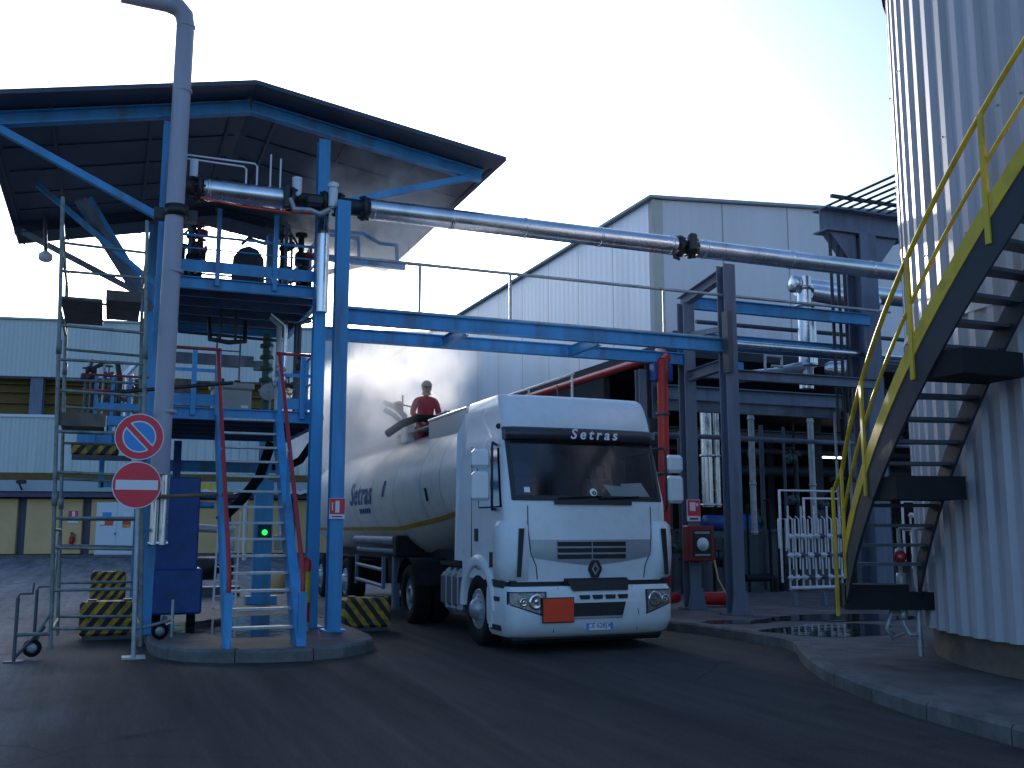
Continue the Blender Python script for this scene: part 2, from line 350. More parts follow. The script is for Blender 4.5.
    m4 = N.new('ShaderNodeMix'); m4.data_type = 'RGBA'; L.new(j4.outputs[0], m4.inputs['Factor']); L.new(m3.outputs['Result'], m4.inputs['A']); m4.inputs['B'].default_value = (.11, .11, .12, 1)
    L.new(m4.outputs['Result'], b.inputs['Base Color'])
    rr = N.new('ShaderNodeMapRange'); rr.inputs['To Min'].default_value = .62; rr.inputs['To Max'].default_value = .95; L.new(mid.outputs['Fac'], rr.inputs['Value']); L.new(rr.outputs[0], b.inputs['Roughness'])
    b.inputs['Specular IOR Level'].default_value = .3
    bp = N.new('ShaderNodeBump'); bp.inputs['Strength'].default_value = .5; bp.inputs['Distance'].default_value = .01; L.new(fine.outputs['Fac'], bp.inputs['Height']); L.new(bp.outputs[0], b.inputs['Normal'])
    return m
M['asphalt'] = ground_mat()
tag(MB().add([(-400, -200, 0), (500, -200, 0), (500, 700, 0), (-400, 700, 0)], [(0, 1, 2, 3)]).build('ground', 'asphalt'), kind='structure')
def ribmat(name, col, axis, pitch, strength=.6, seam=0., rough=.5, metal=0., dirt=.25, shallow=.5):
    m = mat(name, col, rough, metal, var=.07, scale=.5, streak=True, dirt=tuple(c*.55 for c in col), dirt_amt=dirt)
    nt = m.node_tree; N = nt.nodes; L = nt.links; b = N['Principled BSDF']
    tc = N.new('ShaderNodeTexCoord'); s = N.new('ShaderNodeSeparateXYZ'); L.new(tc.outputs['Object'], s.inputs[0])
    d = N.new('ShaderNodeMath'); d.operation = 'DIVIDE'; d.inputs[1].default_value = pitch; L.new(s.outputs[axis], d.inputs[0])
    pp = N.new('ShaderNodeMath'); pp.operation = 'PINGPONG'; pp.inputs[1].default_value = .5; L.new(d.outputs[0], pp.inputs[0])
    ss = N.new('ShaderNodeMapRange'); ss.inputs['From Min'].default_value = .15; ss.inputs['From Max'].default_value = .35; L.new(pp.outputs[0], ss.inputs['Value'])
    bp = N.new('ShaderNodeBump'); bp.inputs['Strength'].default_value = strength; bp.inputs['Distance'].default_value = pitch*.25*shallow
    L.new(ss.outputs[0], bp.inputs['Height']); L.new(bp.outputs[0], b.inputs['Normal'])
    if seam:
        e = N.new('ShaderNodeMath'); e.operation = 'DIVIDE'; e.inputs[1].default_value = seam; L.new(s.outputs[axis], e.inputs[0])
        f = N.new('ShaderNodeMath'); f.operation = 'FRACT'; L.new(e.outputs[0], f.inputs[0])
        g = N.new('ShaderNodeMath'); g.operation = 'LESS_THAN'; g.inputs[1].default_value = .05/seam; L.new(f.outputs[0], g.inputs[0])
        src = b.inputs['Base Color'].links[0].from_socket
        k = N.new('ShaderNodeMix'); k.data_type = 'RGBA'; L.new(g.outputs[0], k.inputs['Factor']); L.new(src, k.inputs['A'])
        k.inputs['B'].default_value = tuple(c*.55 for c in col)+(1,); L.new(k.outputs['Result'], b.inputs['Base Color'])
    return m
M['factory_rib'] = ribmat('ribbed_factory_sheet', (.6, .63, .61), 'X', .5, .8)
M['wh_left'] = ribmat('warehouse_side_sheet', (.76, .77, .82), 'Y', .33, .06, seam=2.3, rough=.38, metal=.2)
M['wh_front'] = ribmat('warehouse_gable_sheet', (.88, .77, .75), 'X', .33, .2, seam=2.2, rough=.5)
M['tanksheet'] = M['sheett']

# ---------------------------------------------------------------- island and pavement
isl = [(.58, 14.4), (.62, 14.0), (.72, 13.6), (.95, 13.2), (1.35, 12.92), (1.85, 12.75), (2.4, 12.72), (2.85, 12.88), (3.2, 13.2), (3.42, 13.6), (3.5, 14.1), (3.52, 15), (3.55, 26), (.58, 26)]
def inset(poly, d):
    n = len(poly); out = []
    for i in range(n):
        p = Vector(poly[i-1]).to_2d(); q = Vector(poly[i]).to_2d(); r = Vector(poly[(i+1) % n]).to_2d()
        a = (q-p).normalized(); b = (r-q).normalized(); na = Vector((-a.y, a.x)); nb = Vector((-b.y, b.x)); t = (na+nb).normalized()
        out.append(tuple(q+t*d/max(.5, t.dot(na))))
    return out
def slab(name, poly, h, m, mk, kw=.16):
    area = sum(poly[i-1][0]*poly[i][1]-poly[i][0]*poly[i-1][1] for i in range(len(poly)))
    if area < 0: poly = poly[::-1]
    inn = inset(poly, kw); inb = inset(poly, .025); n = len(poly); mb = MB()
    V = [(x, y, -.05) for x, y in poly]+[(x, y, h-.03) for x, y in poly]+[(x, y, h) for x, y in inb]+[(x, y, h) for x, y in inn]
    F = [(k*n+i, k*n+(i+1) % n, (k+1)*n+(i+1) % n, (k+1)*n+i) for k in range(3) for i in range(n)]
    # a row of kerb stones with open joints
    L_ = [(Vector(poly[(i+1) % n])-Vector(poly[i])).length for i in range(n)]; tot = sum(L_)
    def at(lst, s):
        s %= tot
        for i in range(n):
            if s <= L_[i]+1e-9: return Vector(lst[i]).lerp(Vector(lst[(i+1) % n]), s/L_[i])
            s -= L_[i]
        return Vector(lst[0])
    s0 = 0; rk = random.Random(n)
    while s0 < tot-.05:
        ln = min(rk.uniform(.92, 1.05), tot-s0); q0, q1 = s0+.007, s0+ln-.007
        cuts = [q0]; acc = 0
        for l in L_:
            acc += l
            if q0+.02 < acc < q1-.02: cuts.append(acc)
        cuts.append(q1); dz = rk.uniform(-.006, .004); V = []
        for sv in cuts:
            o, b2, i2 = at(poly, sv), at(inb, sv), at(inn, sv)
            V += [(o.x, o.y, -.05), (o.x, o.y, h-.03+dz), (b2.x, b2.y, h+dz), (i2.x, i2.y, h+dz), (i2.x, i2.y, -.05)]
        m_ = len(cuts); F = [(5*k+q, 5*k+5+q, 5*k+6+q, 5*k+1+q) for k in range(m_-1) for q in range(4)]+[(4, 3, 2, 1, 0), tuple(5*(m_-1)+q for q in range(5))]
        mb.add(V, F); s0 += ln
    kerb = mb.build(name+'_kerb', mk)
    tag(kerb, kind='structure')
    top = MB().add([(x, y, h-.002) for x, y in inn], [tuple(range(n))]).build(name, m); tag(top, kind='structure')
slab('island_pavement', isl, .15, 'pave', 'concrete')
pav = [(8.05, 60), (8.05, 18), (8.1, 16), (8.35, 14.8), (8.6, 13.7), (8.72, 12.6), (8.66, 11.6), (8.42, 11.05), (8.1, 10.6), (7.85, 10.2), (7.5, 9.6), (7.15, 8.9), (6.82, 8.0), (6.55, 7.0), (6.36, 5.7), (6.3, 2), (6.3, -20), (60, -20), (60, 60)]
slab('pavement', pav, .15, 'pave', 'concrete')
wat = bpy.data.materials.new('puddle_water'); wat.use_nodes = True; wb = wat.node_tree.nodes['Principled BSDF']
wtn = wat.node_tree; wn = wtn.nodes.new('ShaderNodeTexNoise'); wn.inputs['Scale'].default_value = 5; wn.inputs['Detail'].default_value = 2
wbp = wtn.nodes.new('ShaderNodeBump'); wbp.inputs['Strength'].default_value = .35; wbp.inputs['Distance'].default_value = .012
wtn.links.new(wn.outputs['Fac'], wbp.inputs['Height']); wtn.links.new(wbp.outputs[0], wb.inputs['Normal'])
wb.inputs['Base Color'].default_value = (.03, .03, .032, 1); wb.inputs['Roughness'].default_value = .04; wb.inputs['Specular IOR Level'].default_value = .7
M['water'] = wat
def puddle(cx, cy, rx, ry, seed, z=.1525):
    rnd = random.Random(seed); n = 40; ph = [rnd.uniform(0, 6.28) for _ in range(4)]
    P = []
    for i in range(n):
        t = 2*math.pi*i/n; k = 1+.16*math.sin(2*t+ph[0])+.12*math.sin(3*t+ph[1])+.07*math.sin(5*t+ph[2])+.04*math.sin(9*t+ph[3])
        P.append((cx+rx*k*math.cos(t), cy+ry*k*math.sin(t), z))
    tag(MB().add(P, [tuple(range(n))]).build('puddle', 'water'), kind='structure')
puddle(2.05, 16.1, .95, 1.9, 1); puddle(9.95, 12.2, 1.1, .8, 2, .1545); puddle(11.4, 13.8, 1.5, .6, 5, .1565)
puddle(9.3, 13.8, .5, .35, 12)

# ---------------------------------------------------------------- left factory building (own axes)
fb = thing('factory_building', (-6.0, 64.9, 0), 'long pale corrugated factory with tan panels below, behind the scaffold tower', 'building')
fb.rotation_euler = (0, 0, R(-11.3)); WORLD[fb.name] = Vector((0, 0, 0))
S0, S1 = -45, 48
MB().box(S0, S1, .3, 14, 10.6, 14.0).build('upper_cladding', 'factory_rib', fb)
MB().box(S0, S1, .15, .5, 14.0, 14.12).build('roof_edge', 'sheetl', fb)
MB().box(S0, S1, 1.6, 13.9, 8.0, 10.6).build('gallery_wall', 'ochre', fb)
mb = MB()
for z in (9.1, 9.75, 10.25): mb.box(S0, S1, 1.3, 1.58, z, z+.1)
mb.build('gallery_pipe', 'ochre', fb)
for s in (-14, -6, 1.55, 9.3, 17, 24.5, 32):
    MB().ibeam((s, .75, 8.0), (s, .75, 10.6), .7, .5, .08, up=(0, 1, 0)).build('gallery_column', 'greysteel', fb)
MB().box(S0, S1, .2, 13.9, 4.9, 8.15).build('lower_cladding', 'factory_rib', fb)
MB().box(S0, S1, .1, 1.5, 8.152, 8.32).build('parapet_cap', 'whitepl', fb)
MB().box(S0, S1, .0, .8, 4.45, 4.898).build('gutter_band', 'ochre', fb)
MB().box(S0, S1, -.25, .85, 3.82, 4.448).build('canopy_fascia', 'sheetl', fb)
MB().box(S0, S1, -.1, .9, 3.5, 3.818).build('lintel', 'mauve', fb)
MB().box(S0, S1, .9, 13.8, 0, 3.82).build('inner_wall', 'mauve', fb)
edges = [-20, -15.5, -11.5, -7.7, -3.6, 1.2, 4.78, 9.0, 12.8, 16.6, 20.4, 24.2, 28, 31.8]
for a, b in zip(edges[:-1], edges[1:]):
    MB().box(a+.24, b-.24, .55, .898, .2, 3.4, .03).build('tan_panel', 'tan', fb)
MB().box(S0, S1, -1.2, .5, -.02, .16).build('footing', 'concrete', fb)
# wavy lit strip of a translucent canopy edge, seen through the stair
mb = MB(); n = 60
mb.grid([[(10.2+i*.16, -.6, 3.75+.11*math.sin(i*1.57)*.5+dz) for i in range(n)] for dz in (0, .2)], False)
mb.grid([[(10.2+i*.16, y, 3.95+.055*math.sin(i*1.57)) for i in range(n)] for y in (-.6, .1)], False)
mb.build('wavy_awning', 'whitepl', fb)
MB().box(10.3, 12.4, -.35, -.255, 3.95, 4.35).build('yellow_board', 'yellow', fb)
MB().path([(1.35, -.3, 3.9), (1.35, -.9, 4.25), (1.55, -1.1, 4.3)], .05).box(1.3, 1.8, -1.4, -1.0, 4.2, 4.4, .05).build('wall_lamp', 'blackpl', fb)
cb = thing('metal_cupboard', (0, 0, 0), 'white two-door metal cupboard with coloured notices against the tan wall', 'cupboard'); cb.parent = None
def fbw(s, d, z):  # factory axes -> world
    c, sn = math.cos(R(-11.3)), math.sin(R(-11.3)); return (-6.0+c*s-sn*d, 64.9+sn*s+c*d, z)
def at_factory(name, s, d, label, cat):
    o = thing(name, fbw(s, d, 0), label, cat); o.rotation_euler = (0, 0, R(-11.3)); WORLD[o.name] = Vector((0, 0, 0)); return o
bpy.data.objects.remove(cb)
cb = at_factory('metal_cupboard', 5.45, .0, 'white two-door metal cupboard with coloured notices against the tan wall', 'cupboard')
MB().box(0, 2.35, -.1, .5, .12, 3.2, .03).build('carcass', 'whitepl', cb)
for a, b in ((.04, 1.15), (1.2, 2.31)):
    d = MB().box(a, b, -.13, -.102, .2, 3.12, .01).build('door', 'whitepl', cb)
MB().box(1.08, 1.14, -.17, -.132, 1.3, 1.45).build('handle', 'blackpl', cb)
mb = MB().use(0).box(.35, .85, -.14, -.131, 2.3, 2.62).use(1).box(.22, .98, -.14, -.131, 1.85, 2.28).use(2).box(.22, .5, -.146, -.141, 1.9, 2.22)
mb.build('notice', ['paleblue', 'orange', 'signwhite'], cb)
mb = MB().use(0).box(1.5, 1.9, -.14, -.131, 2.25, 2.62).use(1).box(1.48, 1.95, -.14, -.131, 1.9, 2.24).use(2).box(1.48, 1.95, -.14, -.131, 1.72, 1.895)
mb.build('notice', ['signwhite', 'signred', 'yellow'], cb)
fe = at_factory('fire_extinguisher', 4.05, .42, 'small red fire extinguisher hanging on the tan panel left of the white cupboard', 'extinguisher')
MB().lathe((0, 0, .55), (0, 0, 1), [(0, .02), (.02, .13), (.6, .13), (.72, .06), (.78, .04), (.82, .02)], 14).build('cylinder', 'firered', fe)
MB().box(-.08, .08, -.03, .03, 1.36, 1.46).path([(.05, -.02, 1.4), (.2, -.05, 1.3), (.18, -.08, .9)], .03, 6).build('valve_and_hose', 'blackpl', fe)
es = at_factory('extinguisher_sign', 4.05, .5, 'small red and white extinguisher sign on the tan panel above the fire extinguisher', 'sign')
MB().box(-.3, .3, .0, .03, 2.0, 2.75).build('plate', 'signwhite', es)
MB().box(-.28, .28, -.02, -.002, 2.28, 2.73).build('red_field', 'signred', es)
MB().box(-.06, .1, -.03, -.022, 2.33, 2.68).build('symbol', 'signwhite', es)

# ---------------------------------------------------------------- warehouse with the open hall below
WX, WY, WB, WT = 13.2, 22.8, 6.42, 10.45
wh = thing('warehouse', (WX, WY, 0), 'big warehouse of pale sheet panels above a dark open hall, behind the truck', 'building')
XE = 34
def wt(x): return WT+.07*(x-WX)
MB().box(WX, WX+.2, WY+.21, 58, WB, WT).build('side_wall', 'wh_left', wh)
MB().plate([(WX, WY, WB), (XE, WY, WB), (XE, WY, wt(XE)), (WX, WY, WT)], (0, .2, 0)).build('gable_wall', 'wh_front', wh)
MB().plate([(WX-.15, WY-.15, WT+.01), (XE, WY-.15, wt(XE)+.01), (XE, 58, wt(XE)+.01), (WX-.15, 58, WT+.01)], (0, 0, .07)).build('roof', 'sheetl', wh)
MB().box(WX-.03, WX+.3, WY-.04, WY-.002, WB, WT).build('corner_flashing', 'cream', wh)
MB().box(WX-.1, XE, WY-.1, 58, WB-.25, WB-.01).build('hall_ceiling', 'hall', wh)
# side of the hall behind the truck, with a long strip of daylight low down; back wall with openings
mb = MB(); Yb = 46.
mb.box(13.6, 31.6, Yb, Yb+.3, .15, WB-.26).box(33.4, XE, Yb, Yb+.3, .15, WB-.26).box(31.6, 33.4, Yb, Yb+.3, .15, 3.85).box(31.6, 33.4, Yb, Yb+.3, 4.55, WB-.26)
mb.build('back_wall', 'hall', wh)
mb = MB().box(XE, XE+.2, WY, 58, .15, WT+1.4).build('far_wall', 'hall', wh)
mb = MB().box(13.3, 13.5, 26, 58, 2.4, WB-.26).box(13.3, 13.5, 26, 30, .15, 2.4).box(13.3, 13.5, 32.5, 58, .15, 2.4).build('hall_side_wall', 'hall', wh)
for x, y in ((13.5, 23.4), (20, 23.4), (26.5, 23.4), (17, 30), (24, 30), (20, 37), (27, 37)):
    MB().ibeam((x, y, .15), (x, y, WB-.26), .35, .4, .03, up=(0, 1, 0)).build('column', 'darksteel', wh)
mb = MB().ibeam((13.4, 23.0, 5.2), (XE, 23.0, 5.2), .3, .45, .03).build('hall_beam', 'greysteel', wh)
mb = MB().ibeam((13.4, 24.4, 4.3), (XE, 24.4, 4.3), .3, .35, .03).build('hall_beam', 'darksteel', wh)
mb = MB().tube((13.4, 30, 3.7), (XE, 30, 3.7), .2, 10).tube((13.4, 30, 4.4), (XE, 30, 4.4), .12, 10).build('hall_pipe', 'darksteel', wh)
# corrugated low partition in front of the hall floor
mb = MB(); rows = []
for z in (.15, 1.55):
    rows.append([(11.3+i*.14, 21.9+(.06 if (i//2) % 2 else 0), z) for i in range(60)])
mb.grid(rows, False).box(11.2, 19.8, 21.85, 22.05, 1.55, 1.62)
tag(mb.build('corrugated_fence', 'darksteel'), 'low dark corrugated metal fence across the front of the open hall', 'fence')
for i, (x, y, z) in enumerate(((30.5, 37.0, 4.9), (31.2, 37.0, 4.2))):
    l = thing('ceiling_lamp', (x, y, z), ('upper of two lit tube lamps hanging in the dark hall', 'lower of two lit tube lamps hanging in the dark hall')[i], 'lamp', 'lamps in the hall')
    MB().tube((x-.6, y, z), (x+.6, y, z), .07, 10).build('tube', 'warm_lamp', l)
    MB().box(x-.7, x+.7, y-.12, y+.12, z+.08, z+.16).box(x-.02, x+.02, y-.02, y+.02, z+.16, 6.1).build('fitting', 'darksteel', l)
# blue plant drums inside the hall
for x, y, r_, h_ in ((15.2, 23.9, .6, 1.7), (16.8, 24.3, .5, 1.9), (18.3, 24.2, .6, 1.5)):
    d = MB().lathe((x, y, .15), (0, 0, 1), [(0, .01), (.02, r_), (h_*.3, r_), (h_*.31, r_+.02), (h_*.34, r_+.02), (h_*.35, r_), (h_*.95, r_), (h_, r_*.8), (h_, .01)], 20).build('steel_drum', 'darkblue')
    tag(d, {15.2: 'blue steel drum in the hall, nearest the fire hose box', 16.8: 'tallest blue steel drum in the hall, between two others', 18.3: 'squat blue steel drum in the hall, behind the pipe manifold'}[x], 'drum', 'blue drums in the hall')

# ---------------------------------------------------------------- storage tank and its stair
TC = Vector((12.13, 7.08, 0)); TR = 3.87; TH = 8.75
tk = thing('storage_tank', TC, 'tall round storage tank clad in pale ribbed metal, with a yellow-railed stair', 'tank')
MB().lathe(TC, (0, 0, 1), [(.15, TR-.1), (.52, TR-.1)], 96).build('plinth', 'plinth', tk)
def ribbed(r0, amp, z0, z1, nr, lean=0.):
    mb = MB(); P = []
    for i in range(nr):
        for f, o in ((0, 0), (.32, 0), (.5, amp), (.82, amp)):
            a = 2*math.pi*(i+f)/nr; P.append((math.cos(a)*(r0+o), math.sin(a)*(r0+o)))
    n = len(P); V = [(TC.x+x, TC.y+y, z0) for x, y in P]+[(TC.x+x, TC.y+y, z1) for x, y in P]
    return mb.add(V, [(i, (i+1) % n, n+(i+1) % n, n+i) for i in range(n)])
NR = 88
ribbed(TR, .05, .5, 3.9, NR).build('lower_cladding', 'tanksheet', tk)
mb = ribbed(TR-.012, .05, 3.9, TH, NR); rnd = random.Random(3)
for i in range(NR):
    a = 2*math.pi*(i+.66)/NR
    for z in (1.0, 2.1, 3.2, 3.8, 4.7, 5.9, 7.2, 8.3):
        if rnd.random() < .25: mb.ball((TC.x+(TR+.052)*math.cos(a), TC.y+(TR+.052)*math.sin(a), z+rnd.uniform(-.02, .02)), .014, n=6, m=4)
mb.build('upper_cladding', 'tanksheet', tk)
MB().lathe(TC, (0, 0, 1), [(TH-.02, TR+.09), (TH+.1, TR+.1), (TH+.12, TR-.1), (TH+.9, .01)], 96, False).build('roof', 'darkred', tk)
MB().lathe(TC, (0, 0, 1), [(3.86, TR+.058), (3.94, TR+.055)], 96).build('seam_band', 'sheett', tk)
# spiral stair: angles run counter-clockwise from the foot
RI, RO = TR+.16, TR+.95
A0, A1 = R(151.5), R(228)
PITCH = 5.288       # metres of rise per radian
def zs(a): return 1.089+(a-A0)*PITCH
def pt(r, a, z): return (TC.x+r*math.cos(a), TC.y+r*math.sin(a), z)
def spiral(r, dz0, dz1, t, a0, a1, n=48, zf=zs):
    mb = MB(); V = []
    for i in range(n+1):
        a = a0+(a1-a0)*i/n
        V += [pt(r, a, zf(a)+dz0), pt(r+t, a, zf(a)+dz0), pt(r+t, a, zf(a)+dz1), pt(r, a, zf(a)+dz1)]
    F = [(3, 2, 1, 0), tuple(4*n+k for k in range(4))]
    for i in range(n):
        for k in range(4): F.append((4*i+k, 4*i+(k+1) % 4, 4*i+4+(k+1) % 4, 4*i+4+k))
    return mb.add(V, F)
st = thing('tank_stair', pt(RO, A0, .15), 'dark steel stair with yellow handrail curving up around the ribbed tank', 'stair')
spiral(RO, -.3, .1, .03, A0, A1).build('outer_stringer', 'stairdark', st)
spiral(RI, -.24, .12, .03, A0, A1).build('inner_stringer', 'stairdark', st)
spiral(RO-.005, .102, .31, .045, A0, A1).build('kick_plate', 'yellow', st)
na = 32
for i in range(na):
    a = A0+R(1.6)+i*R(2.32)
    z = zs(a); mb = MB(); da = R(1.35)
    V = [pt(RI+.03, a-da, z), pt(RO-.01, a-da, z), pt(RO-.01, a+da, z), pt(RI+.03, a+da, z)]
    mb.add(V+[(x, y, zz-.035) for x, y, zz in V], [(0, 1, 2, 3), (7, 6, 5, 4), (0, 4, 5, 1), (1, 5, 6, 2), (2, 6, 7, 3), (3, 7, 4, 0)])
    mb.build('tread', 'darksteel', st)
def rail(dz, r, a0=A0, a1=A1, rr=RO+.02, n=40): return MB().path([pt(rr, a0+(a1-a0)*i/n, zs(a0+(a1-a0)*i/n)+dz) for i in range(n+1)], r, 10)
rail(1.15, .026).build('handrail', 'yellow', st)
rail(.66, .02).build('mid_rail', 'yellow', st)
for a in (152.2, 162, 174, 186, 198, 210, 222):
    a = R(a); z = zs(a)
    MB().bar(pt(RO+.035, a, z-.1), pt(RO+.035, a, z+1.14), .055, .03, (math.cos(a), math.sin(a), 0)).build('post', 'yellow', st)
# bracket plates joining stair and tank
for a in (166.2, 178.6):
    a = R(a); mb = MB(); z = zs(a)-.3
    for k in range(-5, 3):
        b0, b1 = a+k*R(.9), a+(k+1)*R(.9)
        mb.add([pt(RI, b0, z), pt(RO, b0, z), pt(RO, b1, z), pt(RI, b1, z), pt(RI, b0, z-.24), pt(RO, b0, z-.24), pt(RO, b1, z-.24), pt(RI, b1, z-.24)],
               [(0, 1, 2, 3), (7, 6, 5, 4), (0, 4, 5, 1), (1, 5, 6, 2), (2, 6, 7, 3), (3, 7, 4, 0)])
    mb.build('bracket', 'chassis', st)
mb = MB(); lo = [pt(RI+.12, A0-R(5), 0)[:2], pt(RO+.04, A0-R(5), 0)[:2], pt(RO+.04, A0-.004, 0)[:2], pt(RI+.12, A0-.004, 0)[:2]]
mb.prism(lo[::-1], .7, .98).build('landing', 'chassis', st)
MB().bar(pt(TR-.02, A0-R(2.5), .8), pt(RI+.14, A0-R(2.5), .8), .3, .2).build('bracket', 'chassis', st)
MB().bar(pt(RO+.07, A0-R(4.4), .6), pt(RO+.07, A0-R(4.4), 2.1), .06, .035, (-1, .6, 0)).build('post', 'yellow', st)
MB().path([pt(RO+.05, A0-R(4.4), 2.08), pt(RO+.03, A0, zs(A0)+1.15)], .026).build('handrail', 'yellow', st)
# standpipe on the near side of the tank
sp = thing('standpipe', (8.66, 9.13, .15), 'slim galvanised standpipe with valves on the pavement against the tank', 'pipe')
X, Y = 8.66, 9.13
MB().path([(X+.9, Y-.5, 1.62), (X+.08, Y, 1.62), (X, Y, 1.6), (X, Y, .18)], .028).build('main_pipe', 'zinc', sp)
MB().path([(X-.1, Y+.14, 1.62), (X-.1, Y+.14, .55), (X-.1, Y+.05, .42), (X, Y, .42)], .024).tube((X-.1, Y+.14, 1.62), (X+.1, Y-.04, 1.62), .024).build('side_pipe', 'zinc', sp)
for z in (1.3, 1.02, .66): 
    v = MB().lathe((X-.1, Y+.14, z-.09), (0, 0, 1), [(0, .03), (.01, .05), (.05, .055), (.13, .055), (.17, .05), (.18, .03)], 12).tube((X-.1, Y+.14, z), (X-.24, Y-.02, z), .015).build('valve', 'zinc', sp)
MB().lathe((X-.26, Y-.04, 1.3), (-.64, -.77, 0), [(0, .07), (.02, .07), (.02, .02)], 14).build('hand_wheel', 'firered', sp)
MB().path([(X-.1, Y+.14, .66), (X-.3, Y+.1, .68), (X-.38, Y+.1, .5), (X-.3, Y+.1, .38), (X-.1, Y+.14, .42)], .018).build('bypass_hose', 'zinc', sp)
# ---------------------------------------------------------------- loading gantry
g = thing('loading_gantry', (1.8, 15.76, .15), 'blue steel loading gantry with stairs, two decks and a wide dark pitched roof', 'loading gantry')
XL, XR = .55, 2.9; YF, YM, YB = 15.76, 18.4, 21.0
RX, RF, RBk = 1.74, 14.8, 22.6            # ridge line, front and back edge of the roof
ER, EL, ZR = 5.82, -2.05, 8.38              # eaves
def zr(x): return ZR-(.158 if x > RX else .215)*abs(x-RX)
def sheet(xa, xb, y0, y1, up, th): return [(xa, y0, zr(xa)+up), (xb, y0, zr(xb)+up), (xb, y1, zr(xb)+up), (xa, y1, zr(xa)+up)]
for xa, xb in ((EL, RX-.002), (RX+.002, ER)):
    MB().plate(sheet(xa, xb, RF, RBk, -.07, 0), (0, 0, .07)).build('roof_sheet', 'roofpaint', g)
mb = MB()
for x in (EL+.12, -1.1, .3, 1.5, 2.2, 3.4, 4.6, ER-.1): mb.box(x-.025, x+.025, RF+.5, RBk-.05, zr(x)-.1, zr(x)-.075)
for y in (16.9, 18.0, 19.2, 20.2):
    mb.bar((EL+.2, y, zr(EL+.2)-.085), (RX-.1, y, zr(RX-.1)-.085), .03, .02); mb.bar((RX+.1, y, zr(RX+.1)-.085), (ER-.2, y, zr(ER-.2)-.085), .03, .02)
mb.build('purlins', 'roofpaint', g)
for y in (YF-.35, YB):
    for xa, xb in ((RX-.01, EL+.04), (RX+.01, ER-.22)):
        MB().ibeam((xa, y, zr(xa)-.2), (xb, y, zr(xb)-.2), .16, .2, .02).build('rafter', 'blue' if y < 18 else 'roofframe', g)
    for xc, xe in ((XL, EL+.18), (XR, ER-.4)):
        zc = 6.2 if xc == XL else 6.7
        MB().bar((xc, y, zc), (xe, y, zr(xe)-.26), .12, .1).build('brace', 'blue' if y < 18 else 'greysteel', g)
for y in (YF-.35, YB):
    for x in (XL, XR):
        mb = MB().ibeam((x, y, .15), (x, y, zr(x)-.4), .18, .2, .022, up=(0, 1, 0)).box(x-.16, x+.16, y-.16, y+.16, .15, .175)
        if y > 18: pass
        mb.build('column', 'blue', g)
# second brace frame at mid depth
for xc, xe in ((XL, EL+.6),):
    MB().bar((xc, YM, 5.9), (xe, YM, zr(xe)-.2), .09, .09).build('brace', 'blue', g)
MB().bar((.5, 19.2, 5.6), (-.75, 18.2, 7.25), .2, .12).build('brace', 'greysteel', g)
MB().bar((.62, 19.25, 5.62), (-.62, 18.25, 7.3), .06, .12).build('brace', 'blue', g)
# decks
DF = 15.6
def deck(z, x0, x1, y0, y1, name):
    MB().box(x0, x1, y0, 17.86, z-.05, z).box(x0, x1, 17.93, 18.32, z-.05, z).box(x0+.9, x1, 18.36, y1, z-.05, z).box(x0, x0+.86, 18.4, y1, z-.05, z).build(name+'_plate', 'grating', g)
    mb = MB(); k = int((y1-y0)/.7)
    for i in range(k): mb.box(x0, x1, y0+.35+i*.7, y0+.41+i*.7, z-.2, z-.052)
    mb.build(name+'_joists', 'grating', g)
deck(5.42, .7, 2.95, DF+.08, 19.1, 'upper_deck'); deck(3.42, .7, 2.95, DF+.08, 19.1, 'middle_deck')
for nm, z in (('upper', 5.42), ('middle', 3.42)):
    MB().ibeam((.66, DF, z-.09), (3.0, DF, z-.09), .1, .18, .014).build('edge_beam', 'blue', g)
    for x in (.68, 2.97): MB().ibeam((x, DF+.06, z-.1), (x, 19.1, z-.1), .1, .2, .014).build('edge_beam', 'blue', g)
    MB().ibeam((.66, 19.12, z-.09), (3.0, 19.12, z-.09), .1, .18, .014).build('edge_beam', 'blue', g)
MB().box(.7, 2.98, DF-.03, DF-.015, 5.5, 5.68).build('toe_board', 'blue', g)
MB().box(.7, 1.45, DF-.03, DF-.015, 3.45, 3.62).build('toe_board', 'blue', g); MB().box(2.33, 2.98, DF-.03, DF-.015, 3.45, 3.62).build('toe_board', 'blue', g)
for x in (1.35, 2.22): MB().box(x-.035, x+.035, DF-.07, DF-.032, 5.3, 6.52).build('rail_post', 'blue', g)
MB().tube((.7, DF-.05, 6.06), (2.98, DF-.05, 6.06), .022).build('upper_rail', 'blue', g)
MB().tube((.7, DF-.05, 5.86), (2.98, DF-.05, 5.86), .012).build('upper_rail', 'blue', g)
for x in (.72, 2.95):
    mb = MB().tube((x, DF, 6.35), (x, 19.1, 6.35), .022).tube((x, DF, 5.95), (x, 19.1, 5.95), .018)
    for y in (16.6, 17.8, 19.05): mb.bar((x, y, 5.4), (x, y, 6.35), .05, .05)
    mb.build('side_rail', 'blue', g)
MB().tube((.7, 19.1, 6.35), (2.98, 19.1, 6.35), .02).tube((.7, 19.1, 5.9), (2.98, 19.1, 5.9), .016).build('upper_rail', 'blue', g)
